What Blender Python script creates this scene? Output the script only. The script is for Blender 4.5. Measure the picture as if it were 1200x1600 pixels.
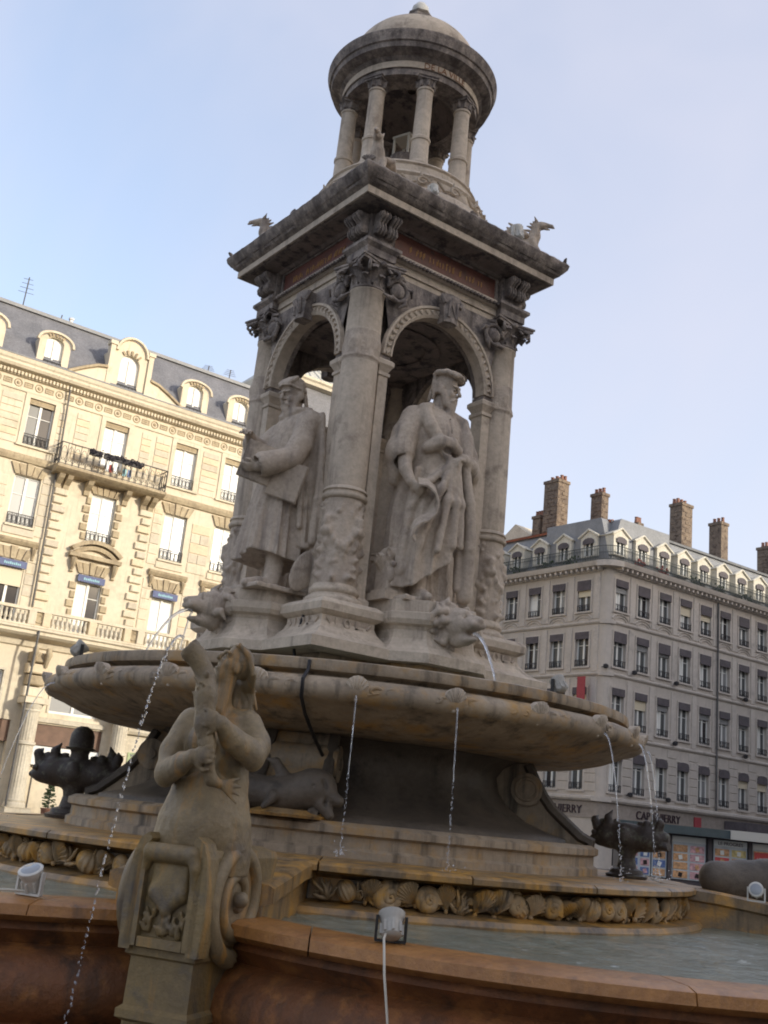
import bpy, math, random
import numpy as np
from mathutils import Vector, Matrix
random.seed(7); rng = np.random.default_rng(11)
for o in list(bpy.data.objects): bpy.data.objects.remove(o)
scene = bpy.context.scene
col = scene.collection
PI = math.pi; rad = math.radians

# ------------------------------------------------------------------ camera
CAM = Vector((-6.26, -9.04, 1.6))
_p, _r, _y = .277, .1011, .949
F = Vector((math.cos(_y)*math.cos(_p), math.sin(_y)*math.cos(_p), math.sin(_p)))
Rt = Vector((math.sin(_y), -math.cos(_y), 0)); Up = Rt.cross(F)
cr = math.cos(_r)*Rt + math.sin(_r)*Up; cu = -math.sin(_r)*Rt + math.cos(_r)*Up
cam = bpy.data.cameras.new('camera'); camo = bpy.data.objects.new('camera', cam); col.objects.link(camo)
cam.sensor_fit = 'VERTICAL'; cam.sensor_height = 36; cam.sensor_width = 27; cam.lens = 1667.3/1600*36
cam.clip_start = .05; cam.clip_end = 2000
camo.matrix_world = Matrix(((cr.x, cu.x, -F.x, CAM.x), (cr.y, cu.y, -F.y, CAM.y), (cr.z, cu.z, -F.z, CAM.z), (0, 0, 0, 1)))
scene.camera = camo

# ------------------------------------------------------------------ sky, sun, exposure
SUN = Vector((.45, -.893, 0)).normalized(); EL = rad(15.5)
SUNV = Vector((SUN.x*math.cos(EL), SUN.y*math.cos(EL), math.sin(EL)))
CLOUD = (16.6, 1.3, 16.5)
w = bpy.data.worlds.new('World'); scene.world = w; w.use_nodes = True
nt = w.node_tree; nt.nodes.clear()
sky = nt.nodes.new('ShaderNodeTexSky'); sky.sky_type = 'NISHITA'; sky.sun_disc = False
sky.sun_elevation = EL; sky.sun_rotation = math.atan2(SUNV.x, SUNV.y)
sky.altitude = 200; sky.air_density = 1.0; sky.dust_density = 3.0; sky.ozone_density = 1.0
bg = nt.nodes.new('ShaderNodeBackground'); bg.inputs['Strength'].default_value = .15
wo = nt.nodes.new('ShaderNodeOutputWorld')
# a thin, high veil of cloud over the clear sky
tc = nt.nodes.new('ShaderNodeTexCoord'); vn = nt.nodes.new('ShaderNodeTexNoise'); vn.inputs['Scale'].default_value = 1.5; vn.inputs['Detail'].default_value = 5; vn.inputs['Roughness'].default_value = .55; vn.inputs['Distortion'].default_value = .6
vr = nt.nodes.new('ShaderNodeMapRange'); vr.inputs['From Min'].default_value = .3; vr.inputs['From Max'].default_value = .72; vr.inputs['To Min'].default_value = .34; vr.inputs['To Max'].default_value = .92
vm = nt.nodes.new('ShaderNodeMix'); vm.data_type = 'RGBA'; vm.inputs[7].default_value = (2.1, 2.05, 2.32, 1)
vo = nt.nodes.new('ShaderNodeVectorMath'); vo.inputs[1].default_value = CLOUD
nt.links.new(tc.outputs['Generated'], vo.inputs[0]); nt.links.new(vo.outputs[0], vn.inputs['Vector']); nt.links.new(vn.outputs['Fac'], vr.inputs['Value']); nt.links.new(vr.outputs[0], vm.inputs[0])
nt.links.new(sky.outputs[0], vm.inputs[6]); nt.links.new(vm.outputs[2], bg.inputs['Color']); nt.links.new(bg.outputs[0], wo.inputs[0])
sl = bpy.data.lights.new('sun', 'SUN'); sl.energy = 1.3; sl.angle = rad(3); sl.color = (1, .93, .79)
slo = bpy.data.objects.new('sun', sl); col.objects.link(slo)
slo.rotation_euler = SUNV.to_track_quat('Z', 'Y').to_euler(); slo.location = (20, -40, 40)
vs = scene.view_settings
vs.view_transform = 'Standard'; vs.look = 'None'; vs.exposure = 1.42; vs.gamma = 1; vs.use_curve_mapping = False
scene.render.engine = 'CYCLES'; scene.cycles.filter_width = 1.9
scene.render.resolution_x, scene.render.resolution_y = 768, 1024

# ------------------------------------------------------------------ materials
MATS = {}
def newmat(name):
    m = bpy.data.materials.new(name); m.use_nodes = True
    n = m.node_tree.nodes; b = n['Principled BSDF']
    MATS[name] = m
    return m, m.node_tree, b
def N(t, ty, **kw):
    n = t.nodes.new(ty)
    for k, v in kw.items():
        if k in n.inputs: n.inputs[k].default_value = v
        else: setattr(n, k, v)
    return n
def pos_map(t, scale=(1, 1, 1)):
    g = N(t, 'ShaderNodeNewGeometry'); m = N(t, 'ShaderNodeVectorMath', operation='MULTIPLY')
    t.links.new(g.outputs['Position'], m.inputs[0]); m.inputs[1].default_value = scale
    return m.outputs[0]
def noise(t, vec, scale, detail=4, rough=.6):
    n = N(t, 'ShaderNodeTexNoise'); n.inputs['Scale'].default_value = scale
    n.inputs['Detail'].default_value = detail; n.inputs['Roughness'].default_value = rough
    t.links.new(vec, n.inputs['Vector']); return n.outputs['Fac']
def ramp(t, fac, a, b):
    r = N(t, 'ShaderNodeMapRange'); r.inputs['From Min'].default_value = a; r.inputs['From Max'].default_value = b
    t.links.new(fac, r.inputs['Value']); return r.outputs['Result']
def mix(t, fac, a, b):
    m = N(t, 'ShaderNodeMix', data_type='RGBA')
    if isinstance(fac, (int, float)): m.inputs[0].default_value = fac
    else: t.links.new(fac, m.inputs[0])
    for i, c in ((6, a), (7, b)):
        if isinstance(c, tuple): m.inputs[i].default_value = (*c, 1)
        else: t.links.new(c, m.inputs[i])
    return m.outputs[2]
def stone(name, c1, c2, stain=None, s=1.6, st=(.55, .72), streak=None, sk=(.55, .75), rough=.85, bump=.25, bs=40, fine=.12, spec=.3):
    m, t, b = newmat(name); v = pos_map(t)
    c = mix(t, ramp(t, noise(t, v, s), .35, .68), c1, c2)
    # fine mottling
    fm = ramp(t, noise(t, v, s*9, 5, .7), .3, .7)
    hs = N(t, 'ShaderNodeHueSaturation'); t.links.new(c, hs.inputs['Color'])
    mr = N(t, 'ShaderNodeMapRange'); mr.inputs['To Min'].default_value = 1-fine*1.6; mr.inputs['To Max'].default_value = 1+fine
    t.links.new(fm, mr.inputs['Value']); t.links.new(mr.outputs[0], hs.inputs['Value']); c = hs.outputs[0]
    if stain: c = mix(t, ramp(t, noise(t, v, s*1.7, 7, .68), *st), c, stain)
    if streak: c = mix(t, ramp(t, noise(t, pos_map(t, (7, 7, .7)), 1.0, 5, .65), *sk), c, streak)
    t.links.new(c, b.inputs['Base Color']); b.inputs['Roughness'].default_value = rough
    b.inputs['Specular IOR Level'].default_value = spec
    if bump:
        bn = N(t, 'ShaderNodeBump'); bn.inputs['Strength'].default_value = bump; bn.inputs['Distance'].default_value = .02
        t.links.new(noise(t, v, bs, 6, .7), bn.inputs['Height']); t.links.new(bn.outputs[0], b.inputs['Normal'])
    return m
def plain(name, c, rough=.6, metal=0, spec=.4, var=.0, vs_=3, emit=None):
    m, t, b = newmat(name); b.inputs['Base Color'].default_value = (*c, 1); b.inputs['Roughness'].default_value = rough
    b.inputs['Metallic'].default_value = metal; b.inputs['Specular IOR Level'].default_value = spec
    if var:
        v = pos_map(t); d = tuple(x*(1-var) for x in c); u = tuple(min(1, x*(1+var)) for x in c)
        t.links.new(mix(t, ramp(t, noise(t, v, vs_, 5), .3, .7), d, u), b.inputs['Base Color'])
    if emit:
        b.inputs['Emission Color'].default_value = (*emit[0], 1); b.inputs['Emission Strength'].default_value = emit[1]
    return m
stone('stone', (.57, .48, .375), (.45, .375, .295), (.23, .185, .145), s=1.9, streak=(.17, .14, .12), sk=(.56, .8))
stone('statue_stone', (.51, .425, .335), (.40, .33, .265), (.21, .17, .135), s=2.6, st=(.56, .75), streak=(.19, .16, .14), sk=(.54, .74), bump=.55, bs=26)
stone('crust', (.40, .34, .29), (.27, .23, .20), (.085, .072, .07), s=4.5, st=(.42, .68), bump=.5, streak=(.085, .07, .062), sk=(.46, .74), fine=.22)
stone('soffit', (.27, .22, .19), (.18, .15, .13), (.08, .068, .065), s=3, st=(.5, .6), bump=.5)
stone('basin_stone', (.38, .30, .21), (.26, .205, .145), (.40, .235, .08), s=1.7, st=(.5, .68), streak=(.08, .066, .05), sk=(.5, .72), rough=.6)
stone('wet_stone', (.27, .18, .09), (.17, .12, .07), (.46, .24, .05), s=1.9, st=(.44, .62), streak=(.06, .045, .03), sk=(.5, .7), rough=.36, spec=.5)
stone('dark_wet_shade', (.13, .105, .08), (.08, .066, .052), (.045, .038, .03), s=2.2, rough=.5, bump=.4)  # wet stone darkened to hold the deep shade under the bowl
stone('shell_stone', (.40, .285, .16), (.25, .18, .105), (.48, .26, .06), s=4.2, st=(.46, .64), streak=(.05, .04, .03), sk=(.54, .7), rough=.55)
stone('rim_stone', (.40, .18, .052), (.30, .14, .045), (.22, .09, .028), s=2.6, st=(.5, .7), streak=(.16, .08, .035), sk=(.56, .75), rough=.27, spec=.5, bump=.35)
stone('wall_wet', (.21, .075, .024), (.12, .048, .018), (.30, .125, .035), s=2.6, st=(.5, .7), streak=(.06, .03, .016), sk=(.5, .7), rough=.5, spec=.4, bump=.6, bs=24)
stone('mermaid_stone', (.27, .20, .105), (.19, .14, .078), (.13, .10, .07), s=2.4, st=(.5, .7), streak=(.40, .21, .055), sk=(.54, .70), rough=.42, bump=.45, spec=.45)
stone('mermaid_base', (.25, .175, .072), (.175, .125, .062), (.11, .092, .07), s=2.4, st=(.5, .68), streak=(.42, .22, .045), sk=(.54, .70), rough=.45, bump=.45, spec=.45)
stone('bronze', (.075, .058, .045), (.045, .036, .032), (.14, .14, .10), s=7, st=(.52, .7), rough=.45, bump=.4)
stone('red_marble', (.17, .065, .048), (.11, .05, .04), (.07, .05, .045), s=5, rough=.45, bump=.1)
stone('limestone', (.71, .625, .475), (.64, .56, .425), (.45, .38, .275), s=.5, st=(.54, .8), streak=(.42, .345, .235), sk=(.55, .82), bump=.12, bs=14, fine=.06)
stone('limestone_warm', (.72, .60, .42), (.65, .54, .375), (.47, .38, .25), s=.9, st=(.54, .8), bump=.12, bs=14, fine=.06)
stone('limestone_grey', (.62, .55, .43), (.56, .49, .38), (.40, .34, .25), s=.9, st=(.5, .78), bump=.12, bs=14, fine=.08)
stone('limestone_dirty', (.50, .41, .27), (.40, .32, .21), (.22, .17, .115), s=.9, st=(.5, .72), streak=(.26, .2, .14), sk=(.54, .75), bump=.2, bs=14)
stone('limestone_pale', (.66, .60, .48), (.57, .51, .40), (.40, .34, .25), s=.9, st=(.55, .75), bump=.15, bs=14)
stone('grey_render', (.55, .49, .425), (.48, .43, .372), (.36, .315, .275), s=.3, st=(.58, .8), streak=(.34, .30, .26), sk=(.58, .82), bump=.08, bs=14, fine=.05)
stone('grey_trim', (.58, .52, .455), (.49, .44, .385), (.32, .285, .25), s=.7, st=(.56, .78), bump=.1, bs=14, fine=.06)
stone('shop_stone', (.36, .31, .265), (.31, .265, .225), (.2, .17, .15), s=.6, st=(.58, .8), bump=.1)
stone('dormer_stone', (.70, .655, .55), (.62, .58, .48), None, s=.9, bump=.1, bs=14)
stone('slate', (.20, .20, .215), (.15, .152, .165), (.27, .27, .28), s=1.4, st=(.6, .8), rough=.6, fine=.2, bs=9, bump=.3)
stone('zinc', (.27, .275, .285), (.21, .215, .225), None, s=1, rough=.5, bump=.05)
stone('pale_zinc', (.55, .54, .48), (.46, .45, .40), None, s=1, rough=.6, bump=.05)
stone('roof_tile', (.36, .13, .075), (.24, .095, .06), (.12, .07, .06), s=3, rough=.8, bump=.5, bs=8)
stone('chimney_brick', (.25, .195, .145), (.16, .125, .10), (.10, .075, .06), s=2.5, st=(.52, .6), rough=.9, bump=.5, bs=10, fine=.25)
stone('plaza', (.17, .155, .14), (.125, .115, .105), (.08, .075, .07), s=.6, rough=.8, bump=.2)
stone('asphalt', (.055, .053, .052), (.045, .044, .044), None, s=2, rough=.85, bump=.3)
plain('white_paint', (.80, .79, .74), .5)
plain('white_pane', (.86, .85, .80), .7)  # plain white window pane
plain('grey_pane', (.27, .27, .265), .25, spec=.6)
plain('dark_pane', (.035, .03, .032), .12, spec=.6)
plain('dull_pane', (.10, .105, .105), .2, spec=.6)
plain('cream_blind', (.70, .62, .46), .7)
plain('iron', (.03, .028, .03), .6, var=.3)
plain('iron_grey', (.10, .095, .09), .6, var=.3)
plain('green_iron', (.075, .085, .08), .6, var=.35, vs_=5)
plain('valance', (.10, .085, .09), .7, var=.2)
plain('blue_awning', (.12, .14, .25), .7, var=.15)
plain('cyan_print', (.35, .62, .66), .7)
plain('flower_dark', (.035, .03, .04), .8, var=.5, vs_=8)
plain('flower_red', (.45, .08, .06), .8)
plain('leaf', (.05, .075, .03), .7, var=.4, vs_=8)
plain('sign_white', (.72, .72, .70), .5)
plain('sign_letter', (.16, .18, .27), .5)
plain('brown_panel', (.15, .085, .055), .6, var=.25)
plain('shop_dark', (.03, .022, .02), .3)
plain('shop_orange', (.45, .17, .045), .5, var=.4, vs_=2)
plain('shop_green', (.28, .34, .18), .5, var=.4, vs_=3)
plain('red_banner', (.34, .05, .06), .6, var=.2)
plain('letter_dark', (.05, .03, .035), .6)
plain('gilt', (.40, .22, .075), .55, metal=.1)
plain('lamp_grey', (.36, .34, .30), .5, var=.2, vs_=14)
plain('ochre_letter', (.20, .085, .035), .6)
plain('lamp_white', (.55, .53, .48), .45, var=.2, vs_=14)
plain('lamp_black', (.02, .02, .02), .5)
plain('lamp_glass', (.28, .3, .32), .1, spec=.7)
plain('cable_pale', (.50, .46, .38), .6)
plain('cable_black', (.012, .011, .012), .5)
plain('kiosk_teal', (.055, .075, .08), .5, var=.15)
plain('kiosk_grey', (.42, .42, .39), .5)
plain('kiosk_frame', (.07, .06, .065), .5)
plain('poster_white', (.66, .68, .66), .5)
plain('poster_pale', (.46, .50, .52), .5, var=.15)
plain('poster_orange', (.50, .29, .15), .5, var=.5, vs_=9)
plain('poster_pink', (.50, .30, .32), .5, var=.5, vs_=9)
plain('poster_yellow', (.56, .46, .20), .5, var=.4, vs_=9)
plain('poster_red', (.48, .07, .07), .5, var=.2)
plain('poster_blue', (.10, .16, .34), .5, var=.4, vs_=9)
plain('red_lamp', (.7, .08, .03), .4, emit=((1, .15, .05), 1.2))
plain('car_paint', (.05, .07, .085), .25, spec=.6)
plain('car_silver', (.4, .42, .43), .25, metal=.4)
plain('car_glass', (.02, .025, .03), .06, spec=.7)
plain('tyre', (.02, .02, .02), .8)
plain('pot_terracotta', (.26, .13, .09), .8, var=.3)
def water_mats():
    m, t, b = newmat('water'); v = pos_map(t)
    b.inputs['Base Color'].default_value = (.12, .125, .105, 1); b.inputs['Roughness'].default_value = .07
    b.inputs['IOR'].default_value = 1.33; b.inputs['Specular IOR Level'].default_value = .7
    wc = mix(t, ramp(t, noise(t, v, 2.2, 4), .4, .7), (.17, .18, .135), (.27, .28, .22))
    t.links.new(mix(t, ramp(t, noise(t, v, 7, 8, .75), .60, .74), wc, (.75, .77, .74)), b.inputs['Base Color'])
    n1 = noise(t, pos_map(t, (1, 1, 1)), 16, 6, .66)
    bn = N(t, 'ShaderNodeBump'); bn.inputs['Strength'].default_value = .6; bn.inputs['Distance'].default_value = .03
    t.links.new(n1, bn.inputs['Height']); t.links.new(bn.outputs[0], b.inputs['Normal'])
    m, t, b = newmat('jet'); b.inputs['Base Color'].default_value = (.92, .95, 1, 1); b.inputs['Roughness'].default_value = .12
    b.inputs['IOR'].default_value = 1.33; b.inputs['Transmission Weight'].default_value = .85; b.inputs['Specular IOR Level'].default_value = .8
water_mats()

# ------------------------------------------------------------------ object helpers
def link(o, parent=None, loc=None, rz=None, **kw):
    col.objects.link(o)
    if parent: o.parent = parent
    if loc is not None: o.location = loc
    if rz is not None: o.rotation_euler = (0, 0, rz)
    for k, v in kw.items():
        if v: o[k] = v
    return o
def thing(name, label, category, loc=(0, 0, 0), rz=0, group=None):
    o = bpy.data.objects.new(name, None); o.empty_display_size = .1
    return link(o, None, loc, rz, label=label, category=category, group=group)
def inst(name, mesh, parent=None, loc=(0, 0, 0), rz=0, **kw):
    return link(bpy.data.objects.new(name, mesh), parent, loc, rz, **kw)
def copy_tree(o, parent=None):
    c = o.copy(); col.objects.link(c)
    if parent: c.parent = parent
    for ch in list(o.children): copy_tree(ch, c)
    return c
class MB:
    def __init__(s): s.v = []; s.f = []
    def add(s, vs_, fs):
        n = len(s.v); s.v += [tuple(map(float, p)) for p in vs_]; s.f += [tuple(n+i for i in f) for f in fs]; return s
    def box(s, x0, x1, y0, y1, z0, z1):
        return s.add([(x0, y0, z0), (x1, y0, z0), (x1, y1, z0), (x0, y1, z0), (x0, y0, z1), (x1, y0, z1), (x1, y1, z1), (x0, y1, z1)],
                     [(0, 3, 2, 1), (4, 5, 6, 7), (0, 1, 5, 4), (1, 2, 6, 5), (2, 3, 7, 6), (3, 0, 4, 7)])
    def cbox(s, c, h, M=None, taper=1.0):
        P = []
        for z in (-1, 1):
            k = taper if z > 0 else 1
            for x, y in ((-1, -1), (1, -1), (1, 1), (-1, 1)):
                p = Vector((x*h[0]*k, y*h[1]*k, z*h[2]))
                if M is not None: p = M @ p
                P.append(p + Vector(c))
        return s.add(P, [(0, 3, 2, 1), (4, 5, 6, 7), (0, 1, 5, 4), (1, 2, 6, 5), (2, 3, 7, 6), (3, 0, 4, 7)])
    def rings(s, R, closed=True, cap0=True, cap1=True):
        # R: list of rings (each list of points)
        n = len(R[0]); V = [p for r in R for p in r]; fs = []
        for i in range(len(R)-1):
            for j in range(n if closed else n-1):
                k = (j+1) % n; fs.append((i*n+j, i*n+k, (i+1)*n+k, (i+1)*n+j))
        if closed and cap0: fs.append(tuple(reversed(range(n))))
        if closed and cap1: fs.append(tuple(range((len(R)-1)*n, len(R)*n)))
        return s.add(V, fs)
    def lathe(s, prof, n=32, c=(0, 0), cap0=True, cap1=True, a0=0, rf=None):
        R = []
        for r, z in prof:
            R.append([(c[0]+(r if rf is None else rf(r, z, 2*PI*j/n+a0))*math.cos(2*PI*j/n+a0),
                       c[1]+(r if rf is None else rf(r, z, 2*PI*j/n+a0))*math.sin(2*PI*j/n+a0), z) for j in range(n)])
        return s.rings(R, True, cap0, cap1)
    def sq(s, prof, c=(0, 0), **k): return s.lathe([(h*math.sqrt(2), z) for h, z in prof], 4, c, a0=PI/4, **k)
    def poly(s, base, prof, c=(0, 0)):
        # base: CCW polygon; prof: (offset outward, z)
        R = [[(x+c[0], y+c[1], z) for x, y in offset_poly(base, o)] for o, z in prof]
        return s.rings(R)
    def tube(s, P, r, n=8, cap=True):
        P = [Vector(p) for p in P]; m = len(P)
        rr = r if isinstance(r, (list, tuple)) else [r]*m
        R = []; ref = None
        for i, p in enumerate(P):
            d = (P[min(i+1, m-1)]-P[max(i-1, 0)]).normalized()
            if ref is None: ref = Vector((0, 0, 1)) if abs(d.z) < .9 else Vector((1, 0, 0))
            a = (ref - d*ref.dot(d))
            if a.length < 1e-4: a = d.orthogonal()
            a.normalize(); ref = a; b = d.cross(a)
            R.append([p + rr[i]*(math.cos(2*PI*j/n)*a + math.sin(2*PI*j/n)*b) for j in range(n)])
        return s.rings(R, True, cap, cap)
    def prism_xz(s, P, y0, y1):
        n = len(P)
        return s.add([(x, y0, z) for x, z in P]+[(x, y1, z) for x, z in P],
                     [tuple(range(n)), tuple(reversed(range(n, 2*n)))]+[(j, j+n, (j+1) % n+n, (j+1) % n) for j in range(n)])
    def prism_xy(s, P, z0, z1):
        n = len(P)
        return s.add([(x, y, z0) for x, y in P]+[(x, y, z1) for x, y in P],
                     [tuple(reversed(range(n))), tuple(range(n, 2*n))]+[(j, (j+1) % n, (j+1) % n+n, j+n) for j in range(n)])
    def ball(s, c, r, n=8, m=6):
        if not isinstance(r, (tuple, list)): r = (r, r, r)
        R = []
        for i in range(1, m):
            a = PI*i/m
            R.append([(c[0]+r[0]*math.sin(a)*math.cos(2*PI*j/n), c[1]+r[1]*math.sin(a)*math.sin(2*PI*j/n), c[2]-r[2]*math.cos(a)) for j in range(n)])
        return s.rings(R)
    def mesh(s, name, mat, smooth=None, M=None):
        me = bpy.data.meshes.new(name); me.from_pydata(s.v if M is None else [tuple(M @ Vector(p)) for p in s.v], [], s.f)
        me.materials.append(MATS[mat]); me.validate()
        fix_normals(me)
        if smooth:
            me.shade_smooth(); me.set_sharp_from_angle(angle=rad(smooth))
        return me
    def build(s, name, mat, parent=None, loc=(0, 0, 0), rz=0, smooth=None, M=None, **kw):
        return inst(name, s.mesh(name, mat, smooth, M), parent, loc, rz, **kw)
def fix_normals(me):
    import bmesh
    b = bmesh.new(); b.from_mesh(me); bmesh.ops.recalc_face_normals(b, faces=b.faces); b.to_mesh(me); b.free()
def offset_poly(P, o):
    n = len(P); out = []
    for i in range(n):
        a, b, c = Vector(P[i-1]), Vector(P[i]), Vector(P[(i+1) % n])
        d1 = (b-a).normalized(); d2 = (c-b).normalized()
        n1 = Vector((d1.y, -d1.x)); n2 = Vector((d2.y, -d2.x))
        k = n1+n2; l = max(.25, k.length_squared/2)
        q = b + k*(o/l); out.append((q.x, q.y))
    return out
def arc(cx, cz, r, a0, a1, n, rz_=None):
    return [(cx+r*math.cos(rad(a0+(a1-a0)*i/n)), cz+(rz_ or r)*math.sin(rad(a0+(a1-a0)*i/n))) for i in range(n+1)]
def text_mesh(txt, size, depth, mat, name='lettering', bendR=None, align='CENTER'):
    # lettering in the xz plane facing -y, baseline z=0; bendR bends it round a drum
    cu_ = bpy.data.curves.new('t', 'FONT'); cu_.body = txt; cu_.size = size; cu_.extrude = depth/2; cu_.align_x = align; cu_.resolution_u = 3
    o = bpy.data.objects.new('t', cu_); col.objects.link(o)
    dg = bpy.context.evaluated_depsgraph_get(); me = bpy.data.meshes.new_from_object(o.evaluated_get(dg))
    bpy.data.objects.remove(o); bpy.data.curves.remove(cu_)
    for v in me.vertices:
        x, y, z = v.co
        if bendR: a = x/bendR; v.co = ((bendR+z)*math.sin(a), -(bendR+z)*math.cos(a), y)
        else: v.co = (x, -z, y)
    me.name = name; me.materials.clear(); me.materials.append(MATS[mat]); return me

# ------------------------------------------------------------------ sculpting by distance field
class Sculpt:
    def __init__(s, lo, hi, h):
        s.lo = np.array(lo, float); s.h = h; s.n = [int(math.ceil((b-a)/h))+1 for a, b in zip(lo, hi)]
        s.ax = [np.float32(lo[i])+np.arange(s.n[i], dtype=np.float32)*np.float32(h) for i in range(3)]
        s.d = np.full(s.n, 9., np.float32)
    def reg(s, lo, hi):
        sl = []
        for i in range(3):
            a = max(0, int((lo[i]-s.lo[i])/s.h)-1); b = min(s.n[i], int((hi[i]-s.lo[i])/s.h)+3); 
            if b <= a: return None
            sl.append(slice(a, b))
        return tuple(sl), s.ax[0][sl[0]][:, None, None], s.ax[1][sl[1]][None, :, None], s.ax[2][sl[2]][None, None, :]
    def comb(s, sl, e, k, sub):
        a = s.d[sl]
        if sub:
            if k > 0:
                h = np.clip(.5-.5*(a+e)/k, 0, 1); s.d[sl] = a*(1-h)-e*h + k*h*(1-h)
            else: s.d[sl] = np.maximum(a, -e)
        else:
            if k > 0:
                h = np.clip(.5+.5*(a-e)/k, 0, 1); s.d[sl] = a*(1-h)+e*h - k*h*(1-h)
            else: s.d[sl] = np.minimum(a, e)
    def cap(s, a, b, r1, r2=None, k=.03, sub=False):
        r2 = r1 if r2 is None else r2; a = np.array(a, float); b = np.array(b, float); m = max(r1, r2)+k+s.h*2
        R = s.reg(np.minimum(a, b)-m, np.maximum(a, b)+m)
        if R is None: return s
        sl, X, Y, Z = R; ba = b-a; L = ba@ba+1e-9
        t = np.clip(((X-a[0])*ba[0]+(Y-a[1])*ba[1]+(Z-a[2])*ba[2])/L, 0, 1)
        e = np.sqrt((X-a[0]-t*ba[0])**2+(Y-a[1]-t*ba[1])**2+(Z-a[2]-t*ba[2])**2)-(r1+(r2-r1)*t)
        s.comb(sl, e, k, sub); return s
    def chain(s, P, r, k=.02, sub=False):
        rr = r if isinstance(r, (list, tuple)) else [r]*len(P)
        for i in range(len(P)-1): s.cap(P[i], P[i+1], rr[i], rr[i+1], k, sub)
        return s
    def ell(s, c, r, k=.03, rot=None, sub=False):
        r = np.array(r if isinstance(r, (tuple, list)) else (r, r, r), float); m = r.max()+k+s.h*2
        R = s.reg(np.array(c)-m, np.array(c)+m)
        if R is None: return s
        sl, X, Y, Z = R; x, y, z = X-c[0], Y-c[1], Z-c[2]
        if rot is not None:
            Q = np.array(rot.transposed()); x, y, z = (Q[i][0]*x+Q[i][1]*y+Q[i][2]*z for i in range(3))
        k0 = np.sqrt((x/r[0])**2+(y/r[1])**2+(z/r[2])**2); k1 = np.sqrt((x/r[0]**2)**2+(y/r[1]**2)**2+(z/r[2]**2)**2)+1e-6
        s.comb(sl, k0*(k0-1)/k1, k, sub); return s
    def box(s, c, h, k=.01, rot=None, rd=.01, sub=False):
        h = np.array(h, float); m = np.linalg.norm(h)+k+s.h*2; R = s.reg(np.array(c)-m, np.array(c)+m)
        if R is None: return s
        sl, X, Y, Z = R; x, y, z = X-c[0], Y-c[1], Z-c[2]
        if rot is not None:
            Q = np.array(rot.transposed()); x, y, z = (Q[i][0]*x+Q[i][1]*y+Q[i][2]*z for i in range(3))
        q = [np.abs(a)-hh+rd for a, hh in zip((x, y, z), h)]
        e = np.sqrt(sum(np.maximum(a, 0)**2 for a in q))+np.minimum(np.maximum(np.maximum(q[0], q[1]), q[2]), 0)-rd
        s.comb(sl, e, k, sub); return s
    def drape(s, zs, cx, cy, rx, ry, fold, zlo, zhi, k=.03, sub=False):
        # draped column: section at height z is an ellipse with folds; zlo may be a function of (x, y)
        z0, z1 = min(zs), max(zs); mx = max(rx)*1.35+.05; my = max(ry)*1.35+.05
        R = s.reg((min(cx)-mx, min(cy)-my, z0-.1), (max(cx)+mx, max(cy)+my, z1+.05))
        sl, X, Y, Z = R
        f = lambda a: np.interp(Z[0, 0], zs, a).astype(np.float32)[None, None, :]
        x = X-f(cx); y = Y-f(cy); RX = f(rx); RY = f(ry)
        th = np.arctan2(y/RY, x/RX); rho = np.sqrt((x/RX)**2+(y/RY)**2)
        e = (rho-1-fold(th, Z))*np.minimum(RX, RY)*.8
        lo_ = zlo(X, Y) if callable(zlo) else zlo
        e = np.maximum(np.maximum(e, lo_-Z), Z-zhi)
        s.comb(sl, e, k, sub); return s
    def roughen(s, amp, f=9):
        X, Y, Z = s.ax[0][:, None, None], s.ax[1][None, :, None], s.ax[2][None, None, :]
        s.d += amp*(np.sin(f*X+1.3*np.sin(f*.7*Y+1))*np.sin(f*1.1*Y+1.1*np.sin(f*.8*Z))*np.sin(f*.9*Z+np.sin(f*X*.6+2))).astype(np.float32)
        return s
    def mesh(s, name, mat):
        v = s.d; v[0], v[-1] = 9, 9; v[:, 0], v[:, -1] = 9, 9; v[:, :, 0], v[:, :, -1] = 9, 9
        ins = v < 0; n = v.shape; c = [m-1 for m in n]
        cnt = np.zeros(c, np.int8)
        for i in (0, 1):
            for j in (0, 1):
                for k in (0, 1): cnt += ins[i:i+c[0], j:j+c[1], k:k+c[2]]
        A = np.argwhere((cnt > 0) & (cnt < 8)); idx = np.full(c, -1, np.int64); idx[tuple(A.T)] = np.arange(len(A))
        acc = np.zeros((len(A), 3)); ne = np.zeros(len(A))
        cor = [(i, j, k) for i in (0, 1) for j in (0, 1) for k in (0, 1)]
        val = {q: v[A[:, 0]+q[0], A[:, 1]+q[1], A[:, 2]+q[2]] for q in cor}
        for q in cor:
            for axx in range(3):
                if q[axx] == 0:
                    q2 = list(q); q2[axx] = 1; q2 = tuple(q2); a, b = val[q], val[q2]; m = (a < 0) != (b < 0)
                    t = np.where(m, a/np.where(m, a-b, 1), 0)
                    P = np.array(q, float)[None]+np.zeros((len(A), 3)); P[:, axx] = t
                    acc[m] += P[m]; ne[m] += 1
        V = (A+acc/np.maximum(ne, 1)[:, None])*s.h+s.lo
        Fs = []
        for axx in range(3):
            o1, o2 = [(1, 2), (2, 0), (0, 1)][axx]
            sa = [slice(1, n[0]-1), slice(1, n[1]-1), slice(1, n[2]-1)]; sb = list(sa)
            sa[axx] = slice(0, n[axx]-1); sb[axx] = slice(1, n[axx])
            ia, ib = ins[tuple(sa)], ins[tuple(sb)]
            for flip in (False, True):
                E = np.argwhere(ia & ~ib if not flip else ~ia & ib)
                if not len(E): continue
                off = np.ones(3, int); off[axx] = 0; E = E+off
                def cell(d1, d2):
                    e = E.copy(); e[:, o1] -= d1; e[:, o2] -= d2; return idx[e[:, 0], e[:, 1], e[:, 2]]
                q = np.stack([cell(1, 1), cell(0, 1), cell(0, 0), cell(1, 0)], 1)
                Fs.append(q[:, ::-1] if flip else q)
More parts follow.
